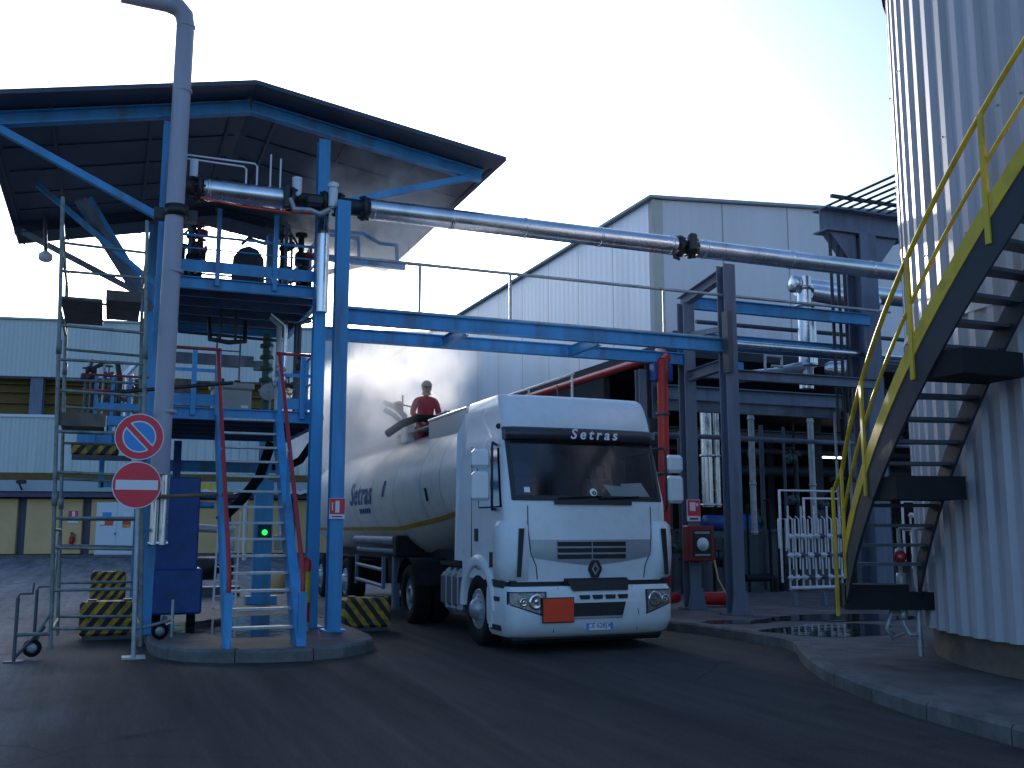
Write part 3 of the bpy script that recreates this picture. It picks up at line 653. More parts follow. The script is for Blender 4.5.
# middle deck front rails: red top, blue below
SXL, SXR = 1.46, 2.28
for xa, xb in ((.7, SXL), (SXR, 3.0)):
    MB().tube((xa, DF-.05, 4.31), (xb, DF-.05, 4.31), .026).build('red_rail', 'red', g)
    MB().bar((xa, DF-.05, 3.98), (xb, DF-.05, 3.98), .03, .05).build('mid_rail', 'blue', g)
for x in (1.08, 1.43, 2.36, 2.7): MB().bar((x, DF-.05, 3.3), (x, DF-.05, 4.28), .07, .05).build('rail_post', 'blue', g)
for x in (.72, 2.95):
    mb = MB().tube((x, DF, 4.4), (x, 19.1, 4.4), .022).tube((x, DF, 3.95), (x, 19.1, 3.95), .018)
    for y in (16.6, 17.8, 19.05): mb.bar((x, y, 3.4), (x, y, 4.4), .05, .05)
    mb.build('side_rail', 'blue', g)
# bracing between columns lower down
for z in (2.75,): MB().ibeam((XL, 19.1, z), (XR, 19.1, z), .1, .2).build('cross_beam', 'blue', g)
for x in (1.1,): MB().bar((x, 19.1, .15), (x, 19.1, 3.2), .13, .13).build('deck_post', 'darkblue', g)
# stair
stz = lambda y: .15+(y-13.12)*(3.3/(DF-13.12))
S = MB().plate([(SXL-.04, 13.0, .15), (SXL-.04, 13.45, .15), (SXL-.04, DF, 2.95), (SXL-.04, DF, 3.44), ], (.05, 0, 0)).build('stair', 'blue', g)
MB().plate([(SXR+.005, 13.0, .15), (SXR+.005, 13.45, .15), (SXR+.005, DF, 2.95), (SXR+.005, DF, 3.44)], (.12, 0, 0)).build('stringer', 'blue', S)
for i in range(14):
    z = .38+i*.222; y = 13.12+(z-.15)/(3.3/(DF-13.12))
    MB().box(SXL, SXR, y-.02, y+.16, z-.03, z).build('tread', 'zinc', S)
for x in (SXL-.05, SXR+.05):
    MB().path([(x, DF-.05, 4.31), (x+.03, 13.14, 1.06), (x+.03, 13.12, .98), (x+.03, 13.12, .8)], .03).build('handrail', 'red', S)
    MB().bar((x+.03, 13.12, .15), (x+.03, 13.12, .82), .1, .09).build('newel_post', 'blue', S)
    MB().bar((x, 14.35, stz(14.35)), (x, 14.35, 2.72), .04, .04).build('baluster', 'blue', S)
# left loading bay platform with red rails
MB().box(-.55, .5, 17.7, 18.9, 3.15, 3.2).build('bay_plate', 'grating', g)
MB().ibeam((-.55, 17.65, 3.1), (.52, 17.65, 3.1), .08, .2, .012).build('edge_beam', 'blue', g)
for z, m in ((4.12, 'red'), (3.86, 'red')): MB().tube((-.52, 17.6, z), (.5, 17.6, z), .02).build('red_rail', m, g)
for x in (-.3, -.05, .22): MB().bar((x, 17.62, 3.0), (x, 17.62, 4.1), .06, .05).build('rail_post', 'blue', g)
MB().box(-.32, .5, 17.56, 17.6, 3.55, 3.66).box(-.1, .5, 17.56, 17.6, 3.3, 3.45).build('bay_panel', 'blue', g)
MB().bar((-.15, 18.2, 2.3), (-.15, 18.2, 3.0), .08, .08).build('deck_post', 'blue', g)
MB().bar((-.15, 18.2, 2.35), (.5, 18.2, 2.35), .08, .08).build('deck_post', 'blue', g)
MB().box(-.62, .1, 17.5, 17.63, 2.8, 2.98, .02).build('bay_bumper', 'chev2', g)
MB().box(-.6, .3, 17.45, 17.66, 2.72, 2.795).build('bumper_bracket', 'darksteel', g)

# dark pipework hung under and between decks (each a thing)
def T(name, loc, label, cat, parts, group=None):
    r = thing(name, loc, label, cat, group)
    for nm, mb, m in parts: mb.build(nm, m, r)
    return r
ec = T('electrical_cabinet', (1.95, 18.7, 3.42), 'grey electrical cabinet standing on the middle deck of the blue gantry', 'cabinet', [
    ('case', MB().box(1.62, 2.3, 18.5, 18.95, 3.42, 4.12, .02), 'elec'), ('lid', MB().box(1.58, 2.34, 18.46, 18.98, 4.122, 4.24, .02), 'elec'),
    ('switch', MB().box(1.75, 1.82, 18.6, 18.7, 4.242, 4.32).box(2.0, 2.1, 18.6, 18.7, 4.242, 4.3), 'blackpl'), ('nameplate', MB().box(2.12, 2.24, 18.49, 18.498, 3.78, 3.83), 'signwhite')])
T('junction_box', (.95, 18.4, 3.8), 'small brown box beside the electrical cabinet on the middle deck', 'box', [('case', MB().box(.95, 1.3, 18.4, 18.6, 3.7, 4.25, .02), 'browncan'), ('hinge', MB().box(1.11, 1.14, 18.38, 18.402, 3.72, 4.23), 'darkblue')])
# dark green valve column with meter
vcx, vcy = 2.42, 17.6
vc = thing('valve_column', (vcx, vcy, 3.42), 'dark green upright valve column with a round meter on the middle deck', 'valve')
mb = MB().tube((vcx, vcy, 3.42), (vcx, vcy, 5.0), .075)
for z in (3.95, 4.15, 4.35, 4.55, 4.75): mb.lathe((vcx, vcy, z), (0, 0, 1), [(0, .075), (.0, .12), (.06, .12), (.06, .075)], 14)
mb.build('valve_body', 'greenpaint', vc)
MB().lathe((vcx+.02, vcy-.1, 3.95), (0, -1, 0), [(0, .01), (0, .13), (.09, .15), (.1, .13), (.11, .01)], 20).build('meter', 'elec', vc)
mb = MB()
for z in (4.25, 4.5, 4.72): mb.ball((vcx+.06, vcy-.11, z), .045)
mb.build('gauge', 'whitepl', vc)
MB().tube((vcx+.2, vcy, 3.42), (vcx+.2, vcy, 5.1), .035).build('riser', 'zinc', vc)
def cluster(x, y, z0, z1, seed, label, w=.35):
    rnd = random.Random(seed); c = thing('pipe_manifold', (x, y, z0), label, 'pipework', 'pipework on the gantry decks')
    for k in range(5):
        px_ = x+rnd.uniform(-w, w); py_ = y+rnd.uniform(-.25, .25); r = rnd.choice((.02, .03, .045))
        MB().path([(px_, py_, z0), (px_, py_, z1-rnd.uniform(0, .4)), (px_+rnd.uniform(-.3, .3), py_, z1)], r, 8).build('pipe', rnd.choice(('clad', 'zinc', 'darksteel', 'blackpl') if z0 < 5 else ('blackpl', 'darksteel', 'chassis')), c)
    for k in range(6):
        px_ = x+rnd.uniform(-w, w); z = rnd.uniform(z0+.15, z1-.15)
        MB().lathe((px_-.08, y-.2, z), (1, 0, 0), [(0, .03), (.01, .06), (.05, .06), (.055, .035), (.11, .035), (.115, .06), (.15, .06), (.16, .03)], 10).tube((px_, y-.2, z), (px_, y-.2, z+.14), .012).lathe((px_, y-.2, z+.14), (0, 0, 1), [(0, .01), (0, .06), (.02, .06), (.02, .01)], 12).build('valve', rnd.choice(('darksteel', 'darkred', 'zinc', 'blackpl')), c)
    if z0 > 5:
        for k in range(4):
            a = x+rnd.uniform(-w, w); z = rnd.uniform(z0+.05, z1-.6); MB().box(a-.09, a+.09, y, y+.2, z, z+.22, .02).tube((a, y+.1, z+.2), (a, y+.1, z+.5), .05).lathe((a, y+.1, z+.5), (0, 0, 1), [(0, .05), (0, .1), (.05, .1), (.05, .02)], 10).build('valve_body', 'chassis', c)
    return c
cluster(2.72, 17.0, 3.42, 5.2, 4, 'tangle of thin pipes and red valves right of the stair on the middle deck', .22)
cluster(2.6, 16.2, 5.45, 6.6, 8, 'dark valves and pipes at the right end of the upper deck', .3)
cluster(1.0, 16.3, 5.45, 6.5, 12, 'dark valves and pipes behind the grey vent pipe on the upper deck', .16)
cluster(.0, 18.7, 3.2, 4.3, 25, 'thin pipes and hoses at the back of the left loading bay', .4)
cluster(-.1, 18.2, 3.5, 4.45, 21, 'dark loading couplings and valves behind the red rails of the left bay', .4)
T('drop_pipe', (2.95, 15.5, 4.6), 'bright clad pipe dropping past the right end of the upper deck', 'pipe', [
    ('pipe', MB().tube((2.9, 15.25, 4.95), (2.9, 15.25, 6.2), .1, 16), 'clad'), ('cap', MB().lathe((2.9, 15.25, 6.2), (0, 0, 1), [(0, .11), (.25, .06), (.28, .01)], 14), 'clad')])
T('safety_cage', (1.65, 17.3, 4.9), 'curved black hoop frame hanging below the upper deck above a rung ladder', 'safety cage', [
    ('hoop', MB().path([(1.38, 17.1, 5.1), (1.4, 16.95, 4.72), (1.68, 16.8, 4.66), (1.96, 16.95, 4.72), (1.98, 17.1, 5.1)], .035), 'blackpl'),
    ('bar', MB().tube((1.55, 16.9, 4.7), (1.55, 16.9, 5.25), .025).tube((1.8, 16.9, 4.7), (1.8, 16.9, 5.25), .025).tube((.9, 17.1, 4.84), (2.6, 17.1, 4.8), .025), 'blackpl')])
lad = thing('rung_ladder', (1.9, 19.3, 3.42), 'thin dark ladder going up from the electrical cabinet to the upper deck', 'ladder')
MB().tube((1.7, 19.0, 3.42), (1.7, 19.0, 5.2), .018).tube((2.12, 19.0, 3.42), (2.12, 19.0, 5.2), .018).build('stile', 'greysteel', lad)
for z in (4.0, 4.3, 4.6, 4.9): MB().tube((1.7, 19.0, z), (2.12, 19.0, z), .014).build('rung', 'greysteel', lad)
T('cable_tray', (1.5, 19.3, 4.75), 'dark blue cable tray crossing behind the middle deck rails', 'cable tray', [('tray', MB().box(.7, 2.4, 19.2, 19.3, 4.66, 4.86).box(2.405, 2.75, 19.2, 19.3, 4.6, 4.78), 'greysteel')])
wl = thing('leaning_ladder', (2.0, 20, .15), 'small white ladder leaning on a blue post behind the gantry stair', 'ladder')
for x in (1.9, 2.3): MB().bar((x, 19.8, .15), (x+.1, 20.35, 1.95), .035, .06).build('stile', 'whitepl', wl)
for k in range(6):
    t = .12+k*.15; MB().tube((1.9+.1*t, 19.8+.55*t, .15+1.8*t), (2.3+.1*t, 19.8+.55*t, .15+1.8*t), .014, 8).build('rung', 'whitepl', wl)
# rear column with lamp, switch box and pipes
rc = T('signal_post', (2.9, 20.78, .15), 'blue steel post with a glowing green lamp behind the gantry stair', 'signal', [
    ('post', MB().box(2.72, 3.08, 20.68, 20.88, .15, 2.6).box(2.6, 3.2, 20.6, 20.885, .15, .3), 'blue'),
    ('lamp', MB().lathe((2.92, 20.64, 1.55), (0, -1, 0), [(0, .055), (.03, .05), (.05, .03), (.055, .01)], 16), 'green_lamp'),
    ('bezel', MB().box(2.79, 3.05, 20.645, 20.678, 1.4, 1.7), 'blackpl'),
    ('conduit', MB().path([(2.55, 20.75, 1.0), (2.55, 20.75, 2.3), (2.72, 20.75, 2.35)], .04).path([(3.25, 20.75, 1.4), (3.25, 20.75, 2.3), (3.08, 20.75, 2.35)], .05), 'whitepl'),
    ('junction_box', MB().box(3.14, 3.34, 20.6, 20.8, 1.2, 1.5, .02), 'elec')])
T('oil_drum', (2.5, 23.5, .15), 'small tan drum standing behind the green-lamp post', 'drum', [('body', MB().lathe((3.7, 23.8, .15), (0, 0, 1), [(0, .01), (0, .17), (.45, .17), (.5, .12), (.5, .01)], 18), 'tan')])
pb = thing('pump_unit', (2.1, 23.6, .15), 'dark pump set with motor on a low base seen through the gantry stair', 'pump')
MB().box(1.6, 2.8, 23.3, 23.9, .15, .35).build('base', 'darksteel', pb)
MB().lathe((1.7, 23.6, .75), (1, 0, 0), [(0, .05), (.0, .26), (.6, .26), (.62, .12), (.8, .12), (.8, .3), (.95, .3), (.95, .05)], 18).build('motor', 'blackpl', pb)
MB().path([(2.6, 23.6, .8), (2.6, 23.6, 1.6), (1.7, 23.6, 1.65)], .09).build('pipe', 'zinc', pb)
T('black_hose', (2.0, 17.0, 2.0), 'thick black hose sagging under the middle deck behind the stair', 'hose', [('hose', MB().path([(1.75, 17.8, 1.75), (2.1, 17.8, 2.1), (2.38, 17.7, 2.5), (2.55, 17.6, 3.1)], .085, 12), 'black')])
T('loading_hose', (2.9, 16.4, 2.5), 'heavy black loading hose looping from the gantry towards the tanker', 'hose', [('hose', MB().path([(2.42, 16.5, 2.62), (2.62, 16.5, 2.6), (2.85, 16.4, 2.72), (3.05, 16.3, 3.05), (3.12, 16.25, 3.4), (3.08, 16.2, 3.7)], .06, 12), 'black'),
    ('coupling', MB().tube((3.08, 16.2, 3.7), (3.06, 16.18, 3.95), .075), 'darksteel')])
# striped bars under the deck: red and yellow post, extinguisher sign, blue pillar casing
T('striped_post', (2.72, 14.9, .15), 'short post banded red, yellow and red beside the right stair rail', 'post', [
    ('red_cap', MB().lathe((2.72, 14.9, 1.0), (0, 0, 1), [(0, .075), (.15, .075), (.2, .04), (.21, .01)], 14), 'firered'), ('yellow_band', MB().tube((2.72, 14.9, .56), (2.72, 14.9, 1.0), .07), 'yellow'),
    ('red_band', MB().tube((2.72, 14.9, .28), (2.72, 14.9, .56), .07), 'firered'), ('foot', MB().tube((2.72, 14.9, .15), (2.72, 14.9, .28), .075), 'zinc')])
pc = thing('blue_pump_casing', (1.0, 16.4, .15), 'tall dark blue steel casing beside the island stair, wider at its foot', 'casing')
MB().box(.68, 1.3, 16.2, 16.75, .9, 2.4, .02).build('upper_case', 'darkblue', pc)
MB().box(.62, 1.38, 16.1, 16.8, .34, 1.02, .03).build('lower_case', 'darkblue', pc)
mb = MB()
for z in (1.98, 2.14): mb.tube((1.3, 16.3, z), (1.52, 16.3, z), .05)
mb.build('stub_pipe', 'blue', pc)
for x in (.75, 1.25): MB().tube((x-.06, 16.4, .25), (x+.06, 16.4, .25), .1, 16).box(x-.03, x+.03, 16.37, 16.43, .25, .34).build('foot', 'black', pc)
# grey vent pipe with elbow
vp = thing('vent_pipe', (.76, 15.1, 1.4), 'tall lilac-grey vent pipe bending left above the gantry roof', 'pipe')
VX, VY = .67, 14.6
mb = MB().path([(VX-.05, VY, 2.35), (VX-.005, VY, 8.95), (VX-.03, VY, 9.1), (VX-.12, VY, 9.2), (VX-.27, VY, 9.24), (VX-.9, VY, 9.26)], .128, 22)
for z in (3.2, 5.2, 7.9, 8.9): mb.lathe((VX, VY, z), (0, 0, 1), [(0, .128), (.005, .136), (.045, .136), (.05, .128)], 22)
mb.build('pipe', 'lilac', vp)
MB().tube((VX-.09, VY, 1.4), (VX-.09, VY, 2.4), .055).tube((VX+.03, VY, 1.4), (VX+.03, VY, 2.4), .06).tube((VX-.16, VY, 1.42), (VX+.1, VY, 1.42), .04).build('lower_pipe', 'clad', vp)
MB().lathe((VX, VY, 6.03), (0, 0, 1), [(0, .125), (0, .165), (.16, .165), (.16, .125)], 22).box(VX-.3, VX+.3, VY+.13, VY+.3, 6.03, 6.19).build('clamp', 'blackpl', vp)

# ---------------------------------------------------------------- pipe bridge
br = thing('pipe_bridge', (3.1, 15, .15), 'blue steel pipe bridge spanning the lane above the truck, on blue and grey legs', 'pipe bridge')
BY, BY2, GX = 14.95, 16.3, 10.15
MB().ibeam((3.15, BY, 4.86), (GX-.1, BY, 4.86), .14, .24, .018).build('front_beam', 'blue', br)
MB().ibeam((3.15, BY2, 4.83), (GX-.1, BY2, 4.83), .14, .22, .018).build('rear_beam', 'blue', br)
for x in (5.2, 7.6): MB().ibeam((x, BY+.07, 4.8), (x, BY2-.07, 4.8), .1, .18, .014).build('cross_beam', 'blue', br)
MB().box(3.15, 9.95, BY-.06, BY+.06, 4.985, 5.01).build('catwalk_edge', 'zinc', br)
MB().tube((3.15, BY, 5.79), (13.9, BY, 5.79), .028).build('handrail', 'zinc', br)
for x in (4.4, 5.95, 8.85): MB().tube((x, BY, 4.98), (x, BY, 5.79), .024).build('rail_post', 'zinc', br)
mb = MB().ibeam((3.1, 14.75, .15), (3.1, 14.75, 6.6), .2, .2, .024, up=(0, 1, 0)).box(2.94, 3.26, 14.58, 14.92, .15, .178); mb.build('leg', 'blue', br)
for y, zt in ((14.95, 6.35), (16.34, 5.95)):
    MB().ibeam((GX, y, .15), (GX, y, zt), .24, .24, .022, up=(0, 1, 0)).box(GX-.2, GX+.2, y-.2, y+.2, .15, .18).plate([(GX-.2, y-.14, .18), (GX-.12, y-.14, .55), (GX+.12, y-.14, .55), (GX+.2, y-.14, .18)], (0, -.015, 0)).build('leg', 'greysteel', br)
MB().ibeam((GX, 15.05, 6.2), (GX, 16.5, 5.98), .16, .2, .016).build('head_beam', 'greysteel', br)
MB().bar((GX, 15.05, 5.2), (GX, 16.3, 5.3), .08, .1).build('cross_beam', 'greysteel', br)
MB().ibeam((GX, 15.05, 4.55), (GX, 16.3, 4.5), .14, .2, .016).build('cross_beam', 'greysteel', br)
MB().bar((GX-.1, 14.8, 4.35), (GX-.12, 14.78, 5.45), .18, .1, (1, 0, 0)).build('lamp_housing', 'darksteel', br)
for y, z, h in ((16.3, 5.95, .24), (17.0, 5.42, .22)):
    MB().ibeam((GX+.1, y, z), (14.6, y, z), .12, h, .016).build('far_beam', 'blue', br)
MB().box(9.3, 9.7, 16.1, 16.3, 4.35, 4.7, .02).build('junction_box', 'darkblue', br)
# big insulated pipe in two lengths
PY, PZ, PR = 15.0, 6.62, .165
def insul(x0, x1, label, joints):
    t = thing('insulated_pipe', (x0, PY, PZ), label, 'pipe')
    mb = MB().tube((x0, PY, PZ), (x1, PY, PZ), PR, 28)
    for x in joints: mb.lathe((x, PY, PZ), (1, 0, 0), [(0, PR), (.004, PR+.008), (.05, PR+.008), (.054, PR)], 28)
    mb.build('cladding', 'clad', t); return t
insul(1.05, 2.27, 'short bright clad pipe high under the gantry roof between black flanges', [1.1, 2.2])
insul(3.56, 9.12, 'long bright clad pipe running over the truck from the gantry to the grey legs', [3.6, 4.9, 6.2, 7.6, 9.0])
insul(9.55, 22, 'bright clad pipe running past the warehouse front behind the big column', [9.7, 11.6, 13.5, 15.5])
def flange(x, label, seed, w=.5):
    rnd = random.Random(seed); t = thing('flange_valve', (x, PY, PZ), label, 'valve')
    mb = MB().lathe((x-w/2, PY, PZ), (1, 0, 0), [(0, .03), (0, .16), (.04, .2), (.08, .2), (.08, .13), (w-.08, .13), (w-.08, .2), (w-.04, .2), (w, .16), (w, .03)], 20)
    for i in range(8):
        a = 2*math.pi*i/8; mb.tube((x-w/2-.03, PY+.17*math.cos(a), PZ+.17*math.sin(a)), (x-w/2+.12, PY+.17*math.cos(a), PZ+.17*math.sin(a)), .02, 6)
        mb.tube((x+w/2-.12, PY+.17*math.cos(a), PZ+.17*math.sin(a)), (x+w/2+.03, PY+.17*math.cos(a), PZ+.17*math.sin(a)), .02, 6)
    mb.build('body', 'blackpl', t); return t
v1 = flange(.85, 'black flange joint between the vent pipe and the short clad pipe', 1, .38)
MB().tube((.9, PY-.05, PZ+.15), (.9, PY-.05, PZ+.42), .06, 16).build('actuator', 'whitepl', v1)
v2 = flange(2.6, 'black valve with a white upright actuator right of the short clad pipe', 2, .6)
MB().tube((2.42, PY-.05, PZ+.02), (2.42, PY-.05, PZ+.3), .075, 16).lathe((2.42, PY-.05, PZ+.3), (0, 0, 1), [(0, .08), (.04, .08), (.04, .01)], 16).build('actuator', 'whitepl', v2)
MB().box(2.2, 2.3, PY-.22, PY-.1, PZ-.2, PZ+.18, .02).build('bracket', 'blackpl', v2)
MB().box(2.55, 2.8, PY-.25, PY-.05, PZ-.1, PZ+.04, .02).build('bracket', 'blackpl', v2)
MB().path([(2.3, PY-.2, PZ-.05), (2.36, PY-.22, PZ-.22), (2.6, PY-.22, PZ-.2), (2.75, PY-.2, PZ-.24), (2.9, PY-.2, PZ-.15)], .04).build('elbow', 'zinc', v2)
v3 = flange(3.28, 'dark flange where the long clad pipe leaves the blue leg', 3, .5)
MB().tube((2.95, PY-.2, PZ-.1), (2.95, PY-.2, PZ+.2), .07, 14).lathe((2.95, PY-.2, PZ+.2), (0, 0, 1), [(0, .085), (.07, .085), (.1, .02)], 14).build('actuator', 'whitepl', v3)
v4 = flange(9.34, 'black valve in the clad pipe beside the warehouse corner', 4, .36)
MB().path([(9.0, PY-.18, PZ-.1), (9.0, PY-.2, PZ-.28), (9.1, PY-.2, PZ-.3)], .025).build('lever', 'blackpl', v4)
MB().box(9.3, 9.46, PY-.26, PY-.14, PZ-.12, PZ+.2, .03).build('actuator', 'blackpl', v4)
T('orange_cable', (1.1, 14.8, 6.4), 'orange cable strung below the short clad pipe', 'cable', [('cable', MB().path([(1.0, 14.83, 6.43), (1.6, 14.83, 6.37), (2.2, 14.83, 6.36), (2.7, 14.83, 6.38)], .014, 6), 'orange')])
T('thin_white_pipe', (1.7, PY, 6.8), 'pair of thin white pipes bending down onto the short clad pipe', 'pipe', [('pipe', MB().path([(.8, PY, 7.12), (1.78, PY, 7.12), (1.82, PY, 7.08), (1.82, PY, 6.78)], .014, 8), 'whitepl'), ('pipe', MB().path([(.8, PY, 7.06), (1.62, PY, 7.05), (1.66, PY, 7.01), (1.66, PY, 6.78)], .014, 8), 'whitepl')])
T('vent_stub', (2.05, PY, 6.8), 'pair of thin upright white vents standing on the short clad pipe', 'vent', [('tube', MB().tube((2.02, PY, 6.75), (2.02, PY, 7.3), .014, 8), 'whitepl'), ('tube', MB().tube((2.17, PY, 6.75), (2.17, PY, 7.25), .014, 8), 'whitepl')])
# little blue outreach platform right of the leg
op = T('pipe_outrigger', (3.2, 16.5, 6.1), 'small blue pipe frame sticking out right of the blue leg below the clad pipe', 'pipe frame', [
    ('beam', MB().bar((3.2, 16.4, 6.15), (4.55, 16.4, 6.12), .1, .1), 'blue'), ('pipe', MB().path([(3.2, 16.4, 6.62), (3.8, 16.4, 6.64), (4.1, 16.4, 6.5), (4.4, 16.4, 6.5), (4.42, 16.4, 6.15)], .03), 'blue'),
    ('riser', MB().path([(3.2, 16.4, 6.55), (3.72, 16.4, 6.55), (3.74, 16.4, 6.2)], .028), 'blue'), ('wire', MB().tube((4.62, 16.4, 5.3), (4.62, 16.4, 6.6), .007, 6), 'greysteel')])
T('flood_lamp', (4.95, 17.5, 7.3), 'round pale lamp hanging under the right side of the gantry roof', 'lamp', [('shade', MB().lathe((4.6, 17.4, 7.1), (0, 0, -1), [(0, .02), (.02, .05), (.06, .11), (.07, .11), (.065, .01)], 20), 'whitepl'), ('stem', MB().tube((4.6, 17.4, 7.1), (4.6, 17.4, 7.9), .015), 'zinc')])
T('pendant_lamp', (-1.38, 20.5, 6.7), 'round whitish lamp hanging at the left rear corner of the gantry roof', 'lamp', [('shade', MB().lathe((-1.38, 20.5, 6.85), (0, -.4, -1), [(0, .03), (.03, .08), (.08, .125), (.16, .125), (.19, .07), (.2, .01)], 20), 'signwhite'), ('stem', MB().tube((-1.38, 20.5, 6.82), (-1.45, 20.5, 7.6), .035), 'darksteel')])

# ---------------------------------------------------------------- steel on the right
cx, cy = 14.75, 16.64
sc_ = thing('support_column', (cx, cy, .15), 'thick grey steel column with a heavy crossbeam head left of the tank', 'column')
MB().ibeam((cx, cy, .15), (cx, cy, 7.85), .42, .5, .04, up=(0, 1, 0)).build('shaft', 'greysteel', sc_)
MB().ibeam((cx-1.05, cy, 8.12), (cx+1.15, cy, 8.12), .46, .52, .035).build('crossbeam', 'greysteel', sc_)
for s in (-1, 1): MB().plate([(cx+s*.22, cy-.13, 7.05), (cx+s*.22, cy-.13, 7.855), (cx+s*.9, cy-.13, 7.855)], (0, .26, 0)).build('gusset', 'greysteel', sc_)
mb = MB()
for i in range(7): mb.tube((cx-.75+i*.26, cy+.3, 8.5), (cx-.75+i*.26, 11.2, 8.5), .028, 8)
mb.build('cable_bars', 'blackpl', sc_)
MB().bar((cx-.95, cy-.28, 8.58), (cx+1.05, cy-.28, 8.58), .07, .07).bar((cx+.95, cy-.28, 8.3), (cx+.95, cy-.28, 8.58), .12, .1).bar((cx-.9, 13.2, 8.56), (cx+1.0, 13.2, 8.56), .06, .05).box(cx-.45, cx-.2, 12.9, 13.2, 8.46, 8.72).build('cable_rack', 'blackpl', sc_)
for k, (x, lb) in enumerate(((13.9, 'leftmost of the three black conduits hanging left of the thick column'), (14.08, 'middle one of the three black conduits hanging left of the thick column'), (14.24, 'black conduit nearest to the thick grey column'))):
    tag(MB().tube((x, cy-.05, 3.6), (x, cy-.05, 7.86), .035, 8).build('hanging_conduit', 'blackpl', origin=(x, cy-.05, 3.6)), lb, 'conduit', 'conduits beside the thick column')
# silver valve tower in front of the warehouse
sv = thing('silver_pipe_riser', (14.3, 18, 4.9), 'shiny silver vertical pipe with flanged valves in front of the warehouse wall', 'pipe')
mb = MB().tube((14.25, 18, 4.7), (14.3, 18, 7.25), .16, 20).tube((14.62, 18.3, 5.3), (14.62, 18.3, 6.6), .17, 20)
for z in (5.2, 5.6, 6.55, 6.95): mb.lathe((14.28, 18, z), (0, 0, 1), [(0, .16), (0, .23), (.06, .23), (.06, .16)], 18)
mb.lathe((14.3, 18, 7.1), (-1, 0, -.1), [(0, .12), (.2, .12), (.2, .2), (.32, .2), (.34, .1), (.35, .01)], 18); mb.build('riser', 'clad', sv)
mb = MB().lathe((14.6, 17.8, 5.15), (.8, -.6, -.1), [(0, .1), (.1, .17), (.4, .2), (.42, .26), (.5, .26), (.52, .01)], 20); mb.build('valve_body', 'chrome', sv)
MB().lathe((14.5, 17.8, 6.42), (1, -.2, -.2), [(0, .05), (.3, .06), (.3, .12), (.5, .12), (.5, .01)], 14).build('actuator', 'blackpl', sv)
MB().path([(14.2, 18, 5.2), (13.4, 18, 5.0), (12.4, 18, 4.85)], .13).build('branch_pipe', 'clad', sv)
MB().tube((14.5, 18.1, 6.95), (16.4, 18.1, 6.85), .2, 18).build('branch_pipe', 'clad', sv)
def rack(y, z, x0, x1, r, m, label, n='pipe_run'):
    t = tag(MB().tube((x0, y, z), (x1, y, z), r, 14).build(n, m, origin=(x0, y, z)), label, 'pipe', 'horizontal pipes at the hall front'); return t
rack(16.6, 5.28, 10.3, 19, .07, 'clad', 'bright thin pipe running level just under the blue beams at the hall front')
rack(17.2, 5.3, 10.3, 19, .05, 'greysteel', 'dull thin pipe just behind the bright thin pipe at the hall front')
rack(18.6, 7.2, 14.6, 22, .22, 'clad', 'fat pipe stub behind the thick column at the height of its gussets')
rack(19.2, 6.3, 12.2, 22, .05, 'darksteel', 'thin dark pipe crossing in front of the warehouse below the clad pipe')
hf = thing('hall_pipe_frame', (11.6, 17.6, 4.3), 'grey steel frame of beams between the bridge legs and the thick column', 'steel frame')
for y, z, h in ((16.2, 4.58, .2), (17.4, 4.1, .24)): MB().ibeam((GX+.13, y, z), (cx-.1, y, z), .16, h, .018).build('beam', 'greysteel', hf)
MB().tube((GX+.2, 18, 3.55), (19, 18, 3.5), .05).build('pipe', 'greysteel', hf)
MB().box(11.3, 11.85, 16.9, 17.2, 4.75, 4.98, .02).build('blue_box', 'paleblue', hf)
MB().path([(12.0, 16.4, 4.68), (12.0, 16.4, 5.05), (12.4, 16.4, 5.05), (12.4, 16.4, 4.85), (12.15, 16.4, 4.85)], .025, 8).build('pipe_loop', 'zinc', hf)
MB().bar((13.1, 19.5, .15), (13.1, 19.5, 4.3), .12, .12).build('strut', 'darksteel', hf)
vps = [(12.25, 19, .13, 2.1, 4.45, 'fat silver downpipe left of the right bridge leg in the hall'), (12.52, 19, .07, 2.1, 4.45, 'slimmer silver downpipe beside the fat one in the hall'), (12.72, 18.9, .05, 1.3, 4.45, 'thinnest silver downpipe hugging the right bridge leg'),
       (13.45, 19, .07, 1.5, 4.2, 'silver downpipe standing alone right of the bridge leg'), (15.1, 19, .07, 1.5, 4.2, 'silver downpipe above the pipe rack in the dark hall')]
for x, y, r, z0, z1, lb in vps:
    t = thing('downpipe', (x, y, z0), lb, 'pipe', 'silver downpipes in the hall')
    mb = MB().tube((x, y, z0), (x, y, z1), r, 16)
    for z in (z0+.02, z0+1.1, z1-.12): mb.lathe((x, y, z), (0, 0, 1), [(0, r), (0, r*1.25), (.05, r*1.25), (.05, r)], 16)
    mb.build('pipe', 'clad' if x < 13 else 'zinc', t)
for x, lb in ((15.9, 'left of two thin pale pipes in front of the hall, beside the yellow rail'), (16.25, 'right one of two thin pale pipes in front of the hall, beside the yellow rail')):
    tag(MB().tube((x-1.5, 17.3, 1.5), (x-1.5, 17.3, 4.1), .03, 10).build('thin_pipe', 'zinc', origin=(x-1.5, 17.3, 1.5)), lb, 'pipe', 'thin pale pipes')
T('hall_drum_motor', (12.3, 18.6, 2.0), 'blue motor at the bottom of the silver downpipes', 'motor', [('motor', MB().lathe((12.1, 18.9, 1.75), (1, 0, 0), [(0, .02), (0, .17), (.5, .17), (.52, .1), (.6, .02)], 16), 'darkblue'), ('frame', MB().box(12.05, 12.75, 18.7, 19.1, 1.42, 1.57).box(12.1, 12.2, 18.8, 19.0, .15, 1.42).box(12.6, 12.7, 18.8, 19.0, .15, 1.42), 'darksteel')])
